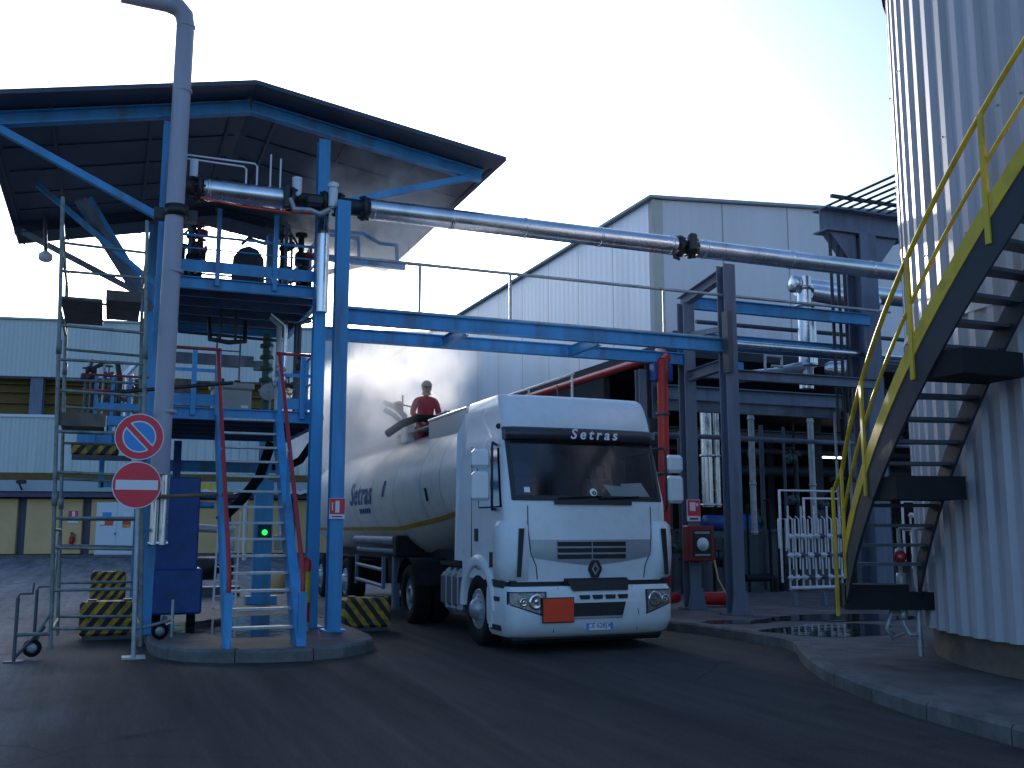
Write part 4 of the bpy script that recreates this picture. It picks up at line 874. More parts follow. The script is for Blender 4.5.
# red fire main
fm = thing('fire_main', (9.45, 16.1, .15), 'red fire main rising beside the grey bridge leg and running back along the warehouse', 'pipe')
MB().path([(9.9, 16.5, .35), (9.5, 16.3, .35), (9.42, 16.2, .45), (9.45, 16.1, .8), (9.47, 16.1, 4.75)], .1, 16).build('riser', 'firered', fm)
MB().tube((12.6, 21.5, 5.92), (12.6, 55, 5.92), .11, 14).build('long_run', 'firered', fm)
MB().path([(12.6, 21.6, 5.92), (12.5, 21.2, 5.92), (12.2, 20.9, 5.9), (9.6, 16.2, 4.8), (9.47, 16.1, 4.7)], .1, 14).build('link', 'firered', fm)
MB().path([(10.6, 16.8, .3), (11.2, 16.6, .3), (11.3, 16.55, .7)], .12, 14).build('elbow', 'firered', fm)
MB().ibeam((9.2, 16.45, .15), (9.2, 16.45, 4.6), .16, .16, .016, up=(0, 1, 0)).build('bracket_post', 'greysteel', fm)
for z in (1.6, 2.6, 3.7): MB().lathe((9.46, 16.1, z), (0, 0, 1), [(0, .1), (0, .125), (.05, .125), (.05, .1)], 16).build('clamp', 'darksteel', fm)
hb = thing('fire_hose_box', (10.15, 16.1, 1.0), 'red fire hose box with a round white reel on the grey bridge leg', 'fire hose box')
MB().box(9.88, 10.44, 16.0, 16.21, 1.03, 1.68, .02).build('case', 'darkred', hb)
MB().box(9.98, 10.36, 15.985, 15.998, 1.1, 1.6).build('window', 'blackpl', hb)
MB().lathe((10.16, 15.98, 1.34), (0, -1, 0), [(0, .01), (0, .12), (.03, .12), (.03, .05), (.045, .05), (.045, .01)], 20).build('reel', 'paper', hb)
MB().box(10.0, 10.32, 15.975, 15.984, 1.13, 1.16).box(10.0, 10.32, 15.975, 15.984, 1.53, 1.57).build('inscription_strip', 'elec', hb)
hs = thing('fire_hose_sign', (10.15, 16.2, 1.85), 'small red and white fire hose sign above the hose box', 'sign')
MB().box(9.98, 10.26, 16.18, 16.2, 1.76, 2.16).build('plate', 'signwhite', hs)
MB().box(9.99, 10.25, 16.172, 16.179, 1.86, 2.15).build('red_field', 'signred', hs)
MB().box(10.03, 10.15, 16.166, 16.171, 1.95, 2.11).box(10.17, 10.21, 16.166, 16.171, 2.04, 2.09).build('symbol', 'signwhite', hs)
MB().box(10.03, 10.21, 16.172, 16.179, 1.79, 1.82).build('caption', 'blackpl', hs)
tag(MB().path([(10.42, 16.0, 1.05), (10.46, 15.95, .7), (10.55, 15.8, .4), (10.75, 15.6, .2), (10.8, 15.55, .17)], .016, 8).build('yellow_hose', 'tan', origin=(10.42, 16, 1.05)), 'thin yellowish hose hanging from the red hose box to the pavement', 'hose')
# trap manifold racks
def manifold(x, y, n, label, w, z0=.5, z1=2.05):
    t = thing('trap_manifold', (x, y, .15), label, 'pipe manifold', 'pipe manifolds'); rnd = random.Random(n*7+3)
    for xx in (x-w*.3, x+w*.25): MB().box(xx-.05, xx+.05, y-.05, y+.05, .15, z0).build('leg', 'greysteel', t)
    MB().tube((x-w*.42, y-.1, z0), (x+w*.55, y-.1, z0), .035).build('lower_header', 'palezinc', t)
    MB().path([(x-w*.5, y, z0+.1), (x-w*.5, y, z1), (x+w*.55, y, z1)], .022).build('outer_pipe', 'palezinc', t)
    MB().path([(x-w*.1, y-.06, z0+.9), (x-w*.1, y-.06, z1-.15), (x+w*.55, y-.06, z1-.15)], .02).build('upper_header', 'palezinc', t)
    for k in range(n):
        xx = x-w*.42+k*w*.95/(n-1)
        MB().tube((xx, y-.1, z0), (xx, y-.1, z1-.3-.25*(k % 2)), .018, 8).path([(xx+.06, y-.14, z0+.35), (xx+.06, y-.14, z1-.55), (xx, y-.12, z1-.5)], .014, 8).build('riser', 'palezinc', t)
        for z in (z0+.2, z0+.62, z0+.98):
            v = MB().lathe((xx, y-.13, z-.05), (0, 0, 1), [(0, .02), (.01, .04), (.09, .04), (.1, .02)], 8).tube((xx-.07, y-.14, z), (xx+.09, y-.14, z), .022, 8)
            if (k+int(z*10)) % 3 == 0: v.lathe((xx, y-.17, z), (0, -1, 0), [(0, .04), (.02, .04), (.02, .01)], 8)
            v.build('valve', rnd.choice(('palezinc', 'palezinc', 'mauve')), t)
    for k in range(2): MB().path([(x-w*.62+k*.2, y-.15, z0+.75), (x-w*.62+k*.2, y-.15, z1-.55), (x-w*.62+k*.2+.16, y-.15, z1-.55), (x-w*.62+k*.2+.16, y-.15, z0+.7)], .016, 8).build('trap_loop', 'palezinc', t)
manifold(12.72, 16.2, 9, 'pale pipe manifold rack on legs standing left of the yellow stair rail', 1.3, .5, 2.36)
manifold(14.9, 15.4, 5, 'pale pipe manifold seen behind the treads of the tank stair', 1.1, .9, 2.15)
T('canvas_hopper', (2.1, 17.6, 5.42), 'dark hopper with a red lid bar standing on the upper blue deck', 'hopper', [('body', MB().lathe((2.0, 17.2, 5.42), (0, 0, 1), [(0, .01), (0, .3), (.8, .26), (.95, .16), (1.02, .01)], 12, False), 'seatcloth'), ('lid_bar', MB().path([(1.85, 17.0, 6.4), (1.95, 16.95, 6.5), (2.25, 16.9, 6.42)], .03), 'darkred')])

def tangle(x, y, z0, z1, seed, label, w, n=9):
    rnd = random.Random(seed); t = thing('pipe_tangle', (x, y, z0), label, 'pipework', 'dark pipework in the hall')
    for k in range(n):
        a = x+rnd.uniform(-w, w); b = y+rnd.uniform(-.5, .5); r = rnd.choice((.03, .04, .06, .09)); z = rnd.uniform(z0+.3, z1-.2); e = a+rnd.uniform(-1.3, 1.3)
        MB().path([(a, b, z0), (a, b, z-.1), (a+.03*(1 if e > a else -1), b, z-.02), (a+.1*(1 if e > a else -1), b, z), (e, b, z)] if k % 3 else [(a, b, z0), (a, b, z1)], r, 8).build('pipe', rnd.choice(('darksteel', 'chassis', 'chassis', 'blackpl')), t)
    for k in range(n//2):
        a = x+rnd.uniform(-w, w); z = rnd.uniform(z0+.4, z1-.3)
        MB().lathe((a-.1, y-.6, z), (1, 0, 0), [(0, .04), (0, .12), (.05, .12), (.05, .07), (.15, .07), (.15, .12), (.2, .12), (.2, .04)], 12).tube((a, y-.6, z), (a, y-.6, z+.25), .018).lathe((a, y-.6, z+.25), (0, 0, 1), [(0, .01), (0, .1), (.02, .1), (.02, .01)], 12).build('valve', rnd.choice(('darkred', 'darksteel', 'greenpaint', 'chassis')), t)
tangle(12.6, 20.3, .15, 4.2, 31, 'dark pipes and valves in the hall behind the right bridge leg', .9)
tangle(15.0, 20.6, .15, 4.2, 32, 'dark pipes and valves in the hall behind the pipe manifold rack', 1.3, 11)
tangle(17.8, 20.4, .15, 5.6, 33, 'dark pipes and valves in the hall right of the thick column', 1.2, 11)
# ---------------------------------------------------------------- scaffold tower
sf = thing('scaffold_tower', (0, 14.8, 0), 'tall mobile scaffold tower of weathered tubes beside the road sign', 'scaffold')
def lean(x, z): return x-.046*z*.75
SXA, SXC, SYN, SYF = -.58, .47, 14.0, 15.9
for y in (SYN, SYF):
    for x in (SXA, SXC):
        top = {(SXA, SYN): 5.95, (SXC, SYN): 5.75, (SXA, SYF): 5.4, (SXC, SYF): 5.2}[(x, y)]
        mb = MB().path([(lean(x, z), y, z) for z in (.12, 2, 4, top)], .026, 10)
        for z in (1.9, 3.85): mb.lathe((lean(x, z), y, z), (0, 0, 1), [(0, .026), (0, .036), (.18, .036), (.18, .026)], 10)
        mb.build('leg', 'greenzinc', sf)
for i, z in enumerate((.35, .85, 1.35, 1.75, 2.3, 2.85, 3.35, 3.78, 4.2, 4.95, 5.3)):
    for y in (SYN, SYF):
        if y == SYF and z > 5.2: continue
        dz = (.0 if i % 2 else .03)
        MB().tube((lean(SXA, z), y, z+dz), (lean(SXC, z), y, z), .02, 8).build('rung', 'greenzinc', sf)
for z in (.35, 1.6, 3.2, 4.45, 5.25):
    for x in (SXA, SXC): MB().tube((lean(x, z), SYN, z), (lean(x, z), SYF, z), .02, 8).build('side_rail', 'greenzinc', sf)
MB().tube((lean(SXA, 5.9), SYN, 5.75), (lean(SXA, 5), SYF, 5.1), .017, 8).build('brace', 'greenzinc', sf)
MB().tube((lean(SXA, .4), SYN, .45), (lean(SXA, 2), SYF, 1.55), .017, 8).build('brace', 'greenzinc', sf)
MB().tube((lean(SXC, 1.7), SYN, 1.7), (lean(SXC, 3), SYF, 3.1), .017, 8).build('brace', 'greenzinc', sf)
MB().box(-.74, -.23, 14.1, 15.8, 4.6, 4.64).build('platform_board', 'wood', sf)
MB().box(-.2, .27, 14.9, 16.4, 4.82, 4.86).box(-.2, .27, 14.88, 14.9, 4.8, 4.95).build('platform_board', 'wood', sf)
MB().box(-.66, -.12, 14.05, 15.8, 2.98, 3.03).box(-.68, -.1, 14.03, 14.05, 2.93, 3.1).build('platform_board', 'wood', sf)
def caster(x, y, z0):
    o = MB().lathe((x, y-.025, z0+.11), (0, 1, 0), [(0, .03), (0, .11), (.05, .11), (.05, .03)], 20).build('wheel', 'black', sf)
    MB().lathe((x, y-.03, z0+.11), (0, 1, 0), [(0, .01), (0, .06), (.06, .06), (.06, .01)], 16).build('hub', 'zinc', o)
    MB().bar((x, y, z0+.11), (x+.06, y+.04, z0+.3), .07, .02, (0, 1, 0)).build('fork', 'darksteel', sf)
caster(-.8, 14.15, .03); caster(.72, 14.5, .15)
MB().tube((SXA, SYN, .32), (-.98, SYN-.1, .33), .024, 8).tube((SXA, SYN, .62), (-.75, SYN, .32), .02, 8).build('outrigger', 'greenzinc', sf)
for x, y, z in ((-.98, 13.9, 0), (-.86, 15.5, 0)):
    J = MB().tube((x, y, z+.02), (x, y, .78), .022, 8).box(x-.11, x+.11, y-.07, y+.07, z, z+.02).build('jack', 'darksteel', sf)
    MB().path([(x, y, .78), (x+.02, y, .82), (x+.16, y, .82), (x+.17, y, .95)], .012, 6).build('crank', 'darksteel', J)
MB().tube((-.98, 13.9, .05), (-.68, 14.3, .38), .022, 8).build('outrigger', 'darksteel', sf)
MB().tube((SXC, SYN+.1, .34), (.84, 14.45, .4), .02, 8).tube((.86, 14.3, .2), (.86, 14.3, .68), .02, 8).build('outrigger', 'zinc', sf)
tag(MB().tube((.25, 14.35, 2.02), (1.6, 14.5, 2.1), .028, 10).build('boom_barrier', 'browncan', origin=(.25, 14.35, 2)), 'thin dark boom tube crossing in front of the vent pipe behind the signs', 'boom')
tag(MB().tube((-.1, 15.0, 3.5), (1.6, 15.1, 3.75), .028, 10).build('boom_tube', 'blackpl', origin=(-.1, 15, 3.5)), 'black tube crossing high from the scaffold to the red stair rail', 'tube')

# ---------------------------------------------------------------- road sign
rs = thing('road_sign', (.4, 13.8, 0), 'grey post with a no-parking disc above a no-entry disc', 'road sign')
px_, py_ = .385, 13.8
MB().path([(px_, py_, 0), (px_-.03, py_, 1.5), (px_-.07, py_, 3.0)], .03, 12).box(px_-.14, px_+.14, py_-.12, py_+.12, 0, .025).build('pole', 'zinc', rs)
def disc(z, name, m):
    x = .315; r = .3; c = (x, py_-.05, z)
    D = MB().lathe(c, (0, -1, 0), [(0, .01), (0, r), (.012, r), (.012, .01)], 48, False).build(name, 'signwhite', rs)
    MB().lathe((x, py_-.063, z), (0, -1, 0), [(0, .01), (0, r-.012), (.002, r-.012), (.002, .01)], 48, False).build('red_field', 'signred', D)
    return x, z, D
x, z, D = disc(2.79, 'no_parking_disc', 'paleblue')
mb = MB()
for t0, m_ in ((R(-42), 0),):
    pass
def seg(sign):   # half disc of blue with a white rim, either side of the red bar
    a = R(-48 if True else 0); out = []
    return out
u = Vector((math.cos(R(-46)), 0, math.sin(R(-46)))); nrm = Vector((-u.z, 0, u.x))
for rr, gap, yy, mm, nm in ((.205, .032, -.0665, 'signwhite', 'white_rim'), (.188, .049, -.0685, 'paleblue', 'blue_field')):
    mb = MB()
    for sgn in (1, -1):
        t = math.asin(gap/rr); P = []
        for k in range(25):
            a = t+(math.pi-2*t)*k/24; p = Vector((x, py_+yy, z))+u*rr*math.cos(a)+nrm*sgn*rr*math.sin(a); P.append(p)
        mb.plate(P, (0, -.002, 0))
    mb.build(nm, mm, D)
x, z, D = disc(2.17, 'no_entry_disc', 'signred')
MB().box(x-.255, x+.255, py_-.069, py_-.066, z-.062, z+.062).build('white_bar', 'signwhite', D)
mb = MB()
for zz in (2.17, 2.79): mb.box(.285, .39, py_-.05, py_+.035, zz-.03, zz+.03)
mb.build('clamp', 'zinc', rs)

# ---------------------------------------------------------------- hazard barriers
def barrier(x0, x1, y, z0, h, m, label, d=.45):
    t = thing('hazard_barrier', ((x0+x1)/2, y, z0), label, 'barrier', 'striped barriers')
    MB().box(x0, x1, y, y+d, z0+.06, z0+h, .035).build('striped_block', m, t)
    mb = MB().box(x0+.05, x1-.05, y+.05, y+d-.05, z0, z0+.06); mb.build('base', 'darksteel', t)
    mb = MB()
    for f in (.2, .8): mb.box(x0+(x1-x0)*f-.06, x0+(x1-x0)*f+.06, y+d*.3, y+d*.7, z0+h, z0+h+.025)
    mb.build('lifting_lug', 'darksteel', t)
barrier(-.32, .5, 16.2, 0, .55, 'chev2', 'nearer of two black and yellow striped blocks behind the scaffold')
barrier(-.28, .42, 23.2, 0, .72, 'chev2', 'farther of two black and yellow striped blocks behind the scaffold')
barrier(3.56, 4.3, 16.0, 0, .52, 'chev', 'black and yellow striped block beside the blue leg and truck')
MB_bin = thing('steel_bin', (.45, 15.9, 0), 'small dark steel bin behind the road sign post', 'bin')
MB().prism([(.62, 16.5), (.8, 16.5), (.8, 16.9), (.62, 16.9)], .2, .95).build('body', 'darksteel', MB_bin)
MB().box(.6, .82, 16.48, 16.92, .95, .98).build('rim', 'zinc', MB_bin)
fs = thing('extinguisher_notice', (3.08, 14.6, 1.85), 'red and white extinguisher notice on the front blue leg of the pipe bridge', 'sign')
MB().box(2.98, 3.21, 14.615, 14.63, 1.76, 2.06).build('plate', 'signwhite', fs)
MB().box(2.985, 3.205, 14.606, 14.614, 1.83, 2.055).build('red_field', 'signred', fs)
MB().box(3.065, 3.125, 14.6, 14.605, 1.85, 2.02).box(3.015, 3.03, 14.6, 14.605, 1.88, 2.0).build('symbol', 'signwhite', fs)
MB().box(3.02, 3.17, 14.609, 14.614, 1.785, 1.8).build('caption', 'blackpl', fs)

# ---------------------------------------------------------------- tractor unit
TXc = 6.05
tr = thing('truck_tractor', (TXc, 14, 0), 'white high-roof truck tractor facing the camera with an orange hazard plate', 'truck')
# horizontal sections of the cab: z, half width, front y, bow of the front
SEC = [(.92, 1.215, 12.36, .05), (1.3, 1.225, 12.33, .05), (1.95, 1.23, 12.36, .06), (2.03, 1.23, 12.38, .06), (2.86, 1.18, 12.6, .07), (2.89, 1.175, 12.59, .07), (3.0, 1.16, 12.59, .07), (3.12, 1.15, 12.62, .06), (3.32, 1.145, 12.71, .06), (3.43, 1.13, 12.78, .06), (3.48, 1.11, 12.86, .06), (3.5, 1.06, 13.0, .06)]
CR = 14.2
def sec(z):
    for a, b in zip(SEC[:-1], SEC[1:]):
        if a[0] <= z <= b[0]:
            t = (z-a[0])/(b[0]-a[0]); return [a[i]+(b[i]-a[i])*t for i in range(4)]
    return SEC[0] if z < SEC[0][0] else SEC[-1]
def fy(x, z):   # y of the front skin at x offset from the centreline
    _, hw, yf, bow = sec(z); t = min(1, abs(x)/hw); return yf+bow*t*t+.12*t**22
TS = [-1, -.99, -.975, -.95, -.92, -.86, -.78, -.55, -.25, 0, .25, .55, .78, .86, .92, .95, .975, .99, 1]
SY = [.03, .35, .5, .95, 1.1, 1.5]            # distances back along the side
ZS = [.92, 1.1, 1.3, 1.6, 1.9, 1.95, 2.03, 2.2, 2.5, 2.72, 2.86, 2.89, 3.0, 3.12, 3.22, 3.32, 3.43, 3.48, 3.5]
ring = []
for z in ZS:
    _, hw, yf, bow = sec(z); row = []
    ysd = yf+bow+.12
    lft = [(-hw, min(CR, ysd+d), z) for d in reversed(SY)]; lft[0] = (-hw, CR, z)
    row += lft+[(t*hw, fy(t*hw, z), z) for t in TS]+[(-x, y, zz) for x, y, zz in reversed(lft)]
    ring.append([(TXc+x, y, zz) for x, y, zz in row])
nL = len(SY); mb = MB(); n = len(ring[0])
V = [p for r in ring for p in r]; F = []
for i in range(len(ring)-1):
    for j in range(n-1):
        zc = (ZS[i]+ZS[i+1])/2; jj = j-nL
        if 2.03 < zc < 2.86 and 4 <= jj < len(TS)-5: continue           # windscreen opening
        if 1.9 < zc < 2.72 and (j in (nL-2, nL-3, nL-4) or n-2-j in (nL-2, nL-3, nL-4)): continue   # side windows
        F.append((i*n+j, i*n+j+1, (i+1)*n+j+1, (i+1)*n+j))
mb.add(V, F, True)
mb.add(ring[-1], [tuple(range(n))]); mb.add(ring[0], [tuple(range(n-1, -1, -1))])
mb.add([ring[i][k] for i in (0, -1) for k in (0, n-1)], [])
for i in range(len(ring)-1): mb.add([ring[i][0], ring[i+1][0], ring[i+1][n-1], ring[i][n-1]], [(0, 1, 2, 3)])
cab = mb.build('cab_body', 'white', tr)
def patch(x0, x1, z0, z1, off, nm, m, root=tr, nx=10, nz=4, zf0=None, zf1=None, th=.0):
    rows = []
    for k in range(nz+1):
        row = []
        for i in range(nx+1):
            x = x0+(x1-x0)*i/nx; a = zf0(x) if zf0 else z0; b = zf1(x) if zf1 else z1; z = a+(b-a)*k/nz
            row.append((TXc+x, fy(x, z)-off, z))
        rows.append(row)
    back = [[(x, y+off+.002, z) for x, y, z in r] for r in rows]
    mb = MB().grid(rows)
    for a, b in ((rows[0], back[0]), (rows[-1], back[-1])): mb.grid([a, b], False)
    mb.grid([[r[0] for r in rows], [r[0] for r in back]], False); mb.grid([[r[-1] for r in rows], [r[-1] for r in back]], False)
    return mb.build(nm, m, root)
# interior
MB().box(TXc-1.1, TXc+1.1, 12.66, 12.72, 1.0, 1.9).box(TXc-1.12, TXc+1.12, 13.9, 14.0, 1.0, 3.2).box(TXc-1.1, TXc+1.1, 12.8, 13.9, 1.0, 1.1).box(TXc-1.08, TXc+1.08, 12.8, 13.9, 2.95, 3.05).build('cab_lining', 'dash', tr)
MB().box(TXc-1.1, TXc+1.1, 12.56, 13.05, 1.85, 2.0, .04).build('dashboard', 'dash', tr)
for x in (-.6, .6):
    MB().box(TXc+x-.26, TXc+x+.26, 13.3, 13.45, 1.6, 2.35, .06).box(TXc+x-.14, TXc+x+.14, 13.32, 13.44, 2.36, 2.58, .05).build('seat', 'seatcloth', tr)
MB().box(TXc-.08, TXc+.3, 13.6, 13.7, 1.9, 2.75, .05).build('cab_curtain', 'seatcloth', tr)
mb = MB(); 
for k in range(24):
    a0, a1 = 2*math.pi*k/24, 2*math.pi*(k+1)/24
    mb.tube((TXc+.6+.23*math.cos(a0), 13.02-.1*math.sin(a0), 2.02+.2*math.sin(a0)), (TXc+.6+.23*math.cos(a1), 13.02-.1*math.sin(a1), 2.02+.2*math.sin(a1)), .016, 6)
mb.build('steering_wheel', 'blackpl', tr)
MB().plate([(TXc+.42, 12.56, 2.06), (TXc+.72, 12.56, 2.06), (TXc+.7, 12.72, 2.2), (TXc+.38, 12.72, 2.22)], (0, .01, .01)).plate([(TXc+.7, 12.57, 2.05), (TXc+1.06, 12.6, 2.05), (TXc+1.0, 12.76, 2.26), (TXc+.66, 12.74, 2.24)], (0, .01, .01)).build('papers', 'paper', tr)
# glass and rubber
patch(-1.09, 1.09, 2.03, 2.86, .004, 'windscreen', 'glassdark', nx=18, nz=6)
mb = MB()
def strip(xs, zs_, w0):   # black surround
    pass
for (a0, a1, b0, b1) in ((-1.13, 1.13, 1.99, 2.06), (-1.09, 1.09, 2.8, 2.87), (-1.14, -1.08, 2.0, 2.86), (1.08, 1.14, 2.0, 2.86)):
    patch(a0, a1, b0, b1, .012, 'windscreen_rubber', 'blackpl', nx=14 if a1-a0 > 1 else 3)
patch(-.55, .62, 1.94, 2.005, .03, 'wiper_cowl', 'blackpl')
mb = MB()
for x0, x1 in ((-.5, .15), (.1, .75)): mb.tube((TXc+x0, fy(x0, 2.02)-.04, 2.02), (TXc+x1, fy(x1, 2.06)-.03, 2.055), .012, 6)
mb.build('wiper', 'black', tr)
pt_ = MB().lathe((TXc+.05, fy(.05, 2.11)-.006, 2.11), (0, -1, .28), [(0, .01), (0, .055), (.002, .055), (.002, .01)], 20, False).build('round_sticker', 'paper', tr)
MB().lathe((TXc+.06, fy(.06, 2.1)-.011, 2.1), (0, -1, .28), [(0, .01), (0, .032), (.002, .032), (.002, .01)], 16, False).build('sticker_mark', 'greenpaint', pt_)
MB().plate([(TXc-.96, fy(-.96, 2.1)-.007, 2.1), (TXc-.88, fy(-.88, 2.1)-.007, 2.1), (TXc-.88, fy(-.88, 2.17)-.007, 2.17), (TXc-.96, fy(-.96, 2.17)-.007, 2.17)], (0, -.001, 0)).build('square_sticker', 'paper', tr)
# sun visor with name
vz = [(2.82, .06), (2.835, .12), (2.97, .1), (3.0, .03)]
rows = []
for z, off in vz:
    rows.append([(TXc+t*1.16, fy(t*1.14, min(z+.02, 3.0))-off, z) for t in [-1+.1*i for i in range(21)]])
vb = MB().grid(rows).grid([rows[0], [(x, y+.1, z+.02) for x, y, z in rows[0]]]).grid([rows[-1], [(x, y+.06, z+.01) for x, y, z in rows[-1]]])
for k in (0, -1): vb.add([r[k] for r in rows]+[(TXc+(1.16 if k else -1.16), 12.86, 2.99), (TXc+(1.16 if k else -1.16), 12.86, 2.83)], [(0, 1, 2, 3, 4, 5)])
vis = vb.build('sun_visor', mat('smoked_visor', (.035, .037, .05), .3), tr)
lettering('Setras', .2, face_front(TXc+.1, fy(.1, 2.91)-.125, 2.905) @ Matrix.Rotation(R(-8), 4, 'X'), 'signwhite', vis, shear=.28, offset=.004, spacing=1.45)
# seams of the front panel
for s in (-1, 1):
    mb = MB(); P = [(s*.93, 1.92), (s*.93, 1.6), (s*.9, 1.3), (s*.82, 1.12), (s*.8, .95)]
    mb.path([(TXc+x, fy(x, z)-.001, z) for x, z in P], .007, 6); mb.build('panel_seam', 'blackpl', tr)
lo = lambda x: 1.13+.12*(abs(x)/.93)**1.5
patch(-.9, .9, 0, 0, .006, 'grille_band', 'silver', zf0=lo, zf1=lambda x: 1.47, nx=16, nz=3)
mb = MB()
for k in range(3):
    z = 1.215+k*.083
    for a, b in ((-.52, -.02), (.0, .5)): mb.box(TXc+a, TXc+b, fy(0, z)-.013, fy(0, z)+.02, z, z+.06)
mb.build('grille_slots', 'blackpl', tr)
mb = MB()
for k in range(3): mb.box(TXc-.53, TXc+.51, fy(0, 1.3)-.022, fy(0, 1.3)-.005, 1.275+k*.083, 1.275+k*.083+.02)
mb.build('grille_slats', 'silver', tr)
bx, bz, by = TXc+.03, 1.08, fy(0, 1.08)-.01
def rhomb(w, h, y, th): return [(bx, y, bz-h), (bx+w, y, bz), (bx, y, bz+h), (bx-w, y, bz)], (0, -th, 0)
bd = MB().plate([(bx-.05, by, bz-.115), (bx+.05, by, bz-.115), (bx+.1, by, bz-.02), (bx+.1, by, bz+.02), (bx+.05, by, bz+.115), (bx-.05, by, bz+.115), (bx-.1, by, bz+.02), (bx-.1, by, bz-.02)], (0, -.012, 0)).build('diamond_badge', 'blackpl', tr)
mb = MB()   # two folded arms of the diamond
y0 = by-.014
mb.plate([(bx, y0, bz+.09), (bx+.06, y0, bz), (bx+.028, y0, bz), (bx, y0, bz+.045)], (0, -.012, 0)).plate([(bx, y0, bz+.09), (bx, y0, bz+.045), (bx-.028, y0, bz), (bx-.06, y0, bz)], (0, -.012, 0))
mb.plate([(bx, y0, bz-.09), (bx, y0, bz-.045), (bx+.028, y0, bz), (bx+.06, y0, bz)], (0, -.01, 0)).plate([(bx, y0, bz-.09), (bx-.06, y0, bz), (bx-.028, y0, bz), (bx, y0, bz-.045)], (0, -.01, 0))
mb.build('diamond_emblem', 'chrome', bd)
# corner deflectors
for s in (-1, 1):
    rows = []
    for z, o in ((.93, .0), (.97, .08), (1.2, .1), (1.5, .1), (1.66, .08), (1.72, .0)):
        xa, xb = .96, 1.215
        rows.append([(TXc+s*xx, fy(xx, z)-o*oo, z) for xx, oo in ((xa-.03, 0), (xa, .8), (1.08, 1), (1.16, 1), (1.2, .9))]+[(TXc+s*(1.23+o*.6), fy(1.2, z)-o*.2, z), (TXc+s*(1.23+o*.6), 12.75, z), (TXc+s*1.22, 12.85, z)])
    d = MB().grid(rows).build('corner_deflector', 'white', tr)
    MB().plate([(TXc+s*xx, fy(1.05, 1.3)-.115, z) for xx, z in ((1.03, 1.62), (1.1, 1.62), (1.13, .99), (1.08, .99))], (0, .03, 0)).build('air_slot', 'blackpl', d)
# bumper
BS = [(.2, 1.16, 12.38), (.25, 1.2, 12.27), (.4, 1.235, 12.2), (.62, 1.24, 12.2), (.8, 1.235, 12.22), (.86, 1.22, 12.27)]
def bfy(x, z):
    for a, b in zip(BS[:-1], BS[1:]):
        if a[0] <= z <= b[0]:
            t = (z-a[0])/(b[0]-a[0]); hw = a[1]+(b[1]-a[1])*t; yf = a[2]+(b[2]-a[2])*t; break
    else: hw, yf = BS[-1][1:]
    t = min(1, abs(x)/hw); return yf+.06*t**2.2+.2*t**26
rows = []
for z, hw, yf in BS:
    rows.append([(TXc-hw, 13.12, z)]+[(TXc+t*hw, bfy(t*hw, z), z) for t in TS]+[(TXc+hw, 13.12, z)])
bmp = MB().grid(rows).add(rows[-1], [tuple(range(len(rows[-1])))]).build('bumper', 'white', tr)
MB().box(TXc-1.12, TXc+1.12, 12.42, 13.0, .12, .26, .05).build('bumper_lip', 'blackpl', tr)
MB().box(TXc-1.235, TXc+1.235, 12.5, 13.0, .84, .94).box(TXc-1.17, TXc+1.17, 12.41, 12.52, .85, .935).box(TXc-.42, TXc+.5, 12.3, 12.5, .84, .96).build('bumper_gap', 'blackpl', tr)
def bpatch(poly, off, nm, m, root=bmp, th=.012):
    return MB().plate([(TXc+x, bfy(x, z)-off, z) for x, z in poly], (0, -th, 0)).build(nm, m, root)
bpatch([(-.42, .94), (.5, .94), (.46, .8), (-.36, .8)], .01, 'step_recess', 'blackpl')
for k in range(4): bpatch([(-.27+k*.19, .745), (-.11+k*.19, .745), (-.12+k*.19, .69), (-.25+k*.19, .69)], .004, 'air_slit', 'blackpl')
bpatch([(-.36, .645), (.42, .645), (.36, .44), (-.36, .44)], .004, 'lower_intake', 'blackpl')
bpatch([(-.36, .47), (.36, .47), (.36, .445), (-.36, .445)], .018, 'intake_lip', 'silver')
for s in (-1, 1):
    def bgrid(x0, x1, zlo, zhi, off, nm, m, root):
        rows = [[(TXc+s*(x0+(x1-x0)*i/12), bfy(x0+(x1-x0)*i/12, .65)-off, (zlo if k == 0 else zhi)(x0+(x1-x0)*i/12)) for i in range(13)] for k in (0, 1)]
        back = [[(x, y+off+.01, z) for x, y, z in r] for r in rows]
        mb = MB().grid(rows).grid([rows[0], back[0]], False).grid([rows[1], back[1]], False).grid([[rows[0][0], rows[1][0]], [back[0][0], back[1][0]]], False).grid([[rows[0][-1], rows[1][-1]], [back[0][-1], back[1][-1]]], False)
        return mb.build(nm, m, root)
    h = bgrid(.74, 1.222, lambda x: .47+.16*(x-.74)/.48, lambda x: .80, .008, 'headlight', 'blackpl', bmp)
    bgrid(.76, 1.205, lambda x: .49+.155*(x-.74)/.48, lambda x: .785, .014, 'reflector', 'lampglass', h)
    def hp(p, off): return [(TXc+x, bfy(x, z)-off, z) for x, z in p]
    for xx, r in ((.88, .105), (1.05, .06)):
        MB().lathe((TXc+s*xx, bfy(xx, .67)-.017, .67), (0, -1, 0), [(0, r), (.006, r*.96), (.012, r*.8), (-.002, r*.5), (.004, r*.2), (.005, .001)], 20).build('lamp_bowl', 'chrome', h)
    MB().plate(hp([(s*1.02, .6), (s*1.1, .62), (s*1.1, .635), (s*1.02, .615)], .02), (0, -.002, 0)).build('indicator', 'orange', h)
    MB().path([(TXc+s*.55, bfy(.55, .84)-.002, .84), (TXc+s*.62, bfy(.6, .5)-.002, .5), (TXc+s*.62, bfy(.6, .27)-.002, .27)], .006, 6).build('bumper_seam', 'blackpl', bmp)
    mb = MB().box(TXc+s*1.232-.012, TXc+s*1.232+.012, 12.62, 12.95, .66, .72).box(TXc+s*1.225-.014, TXc+s*1.225+.014, 12.62, 12.98, .28, .35); mb.build('side_slot', 'blackpl', bmp)
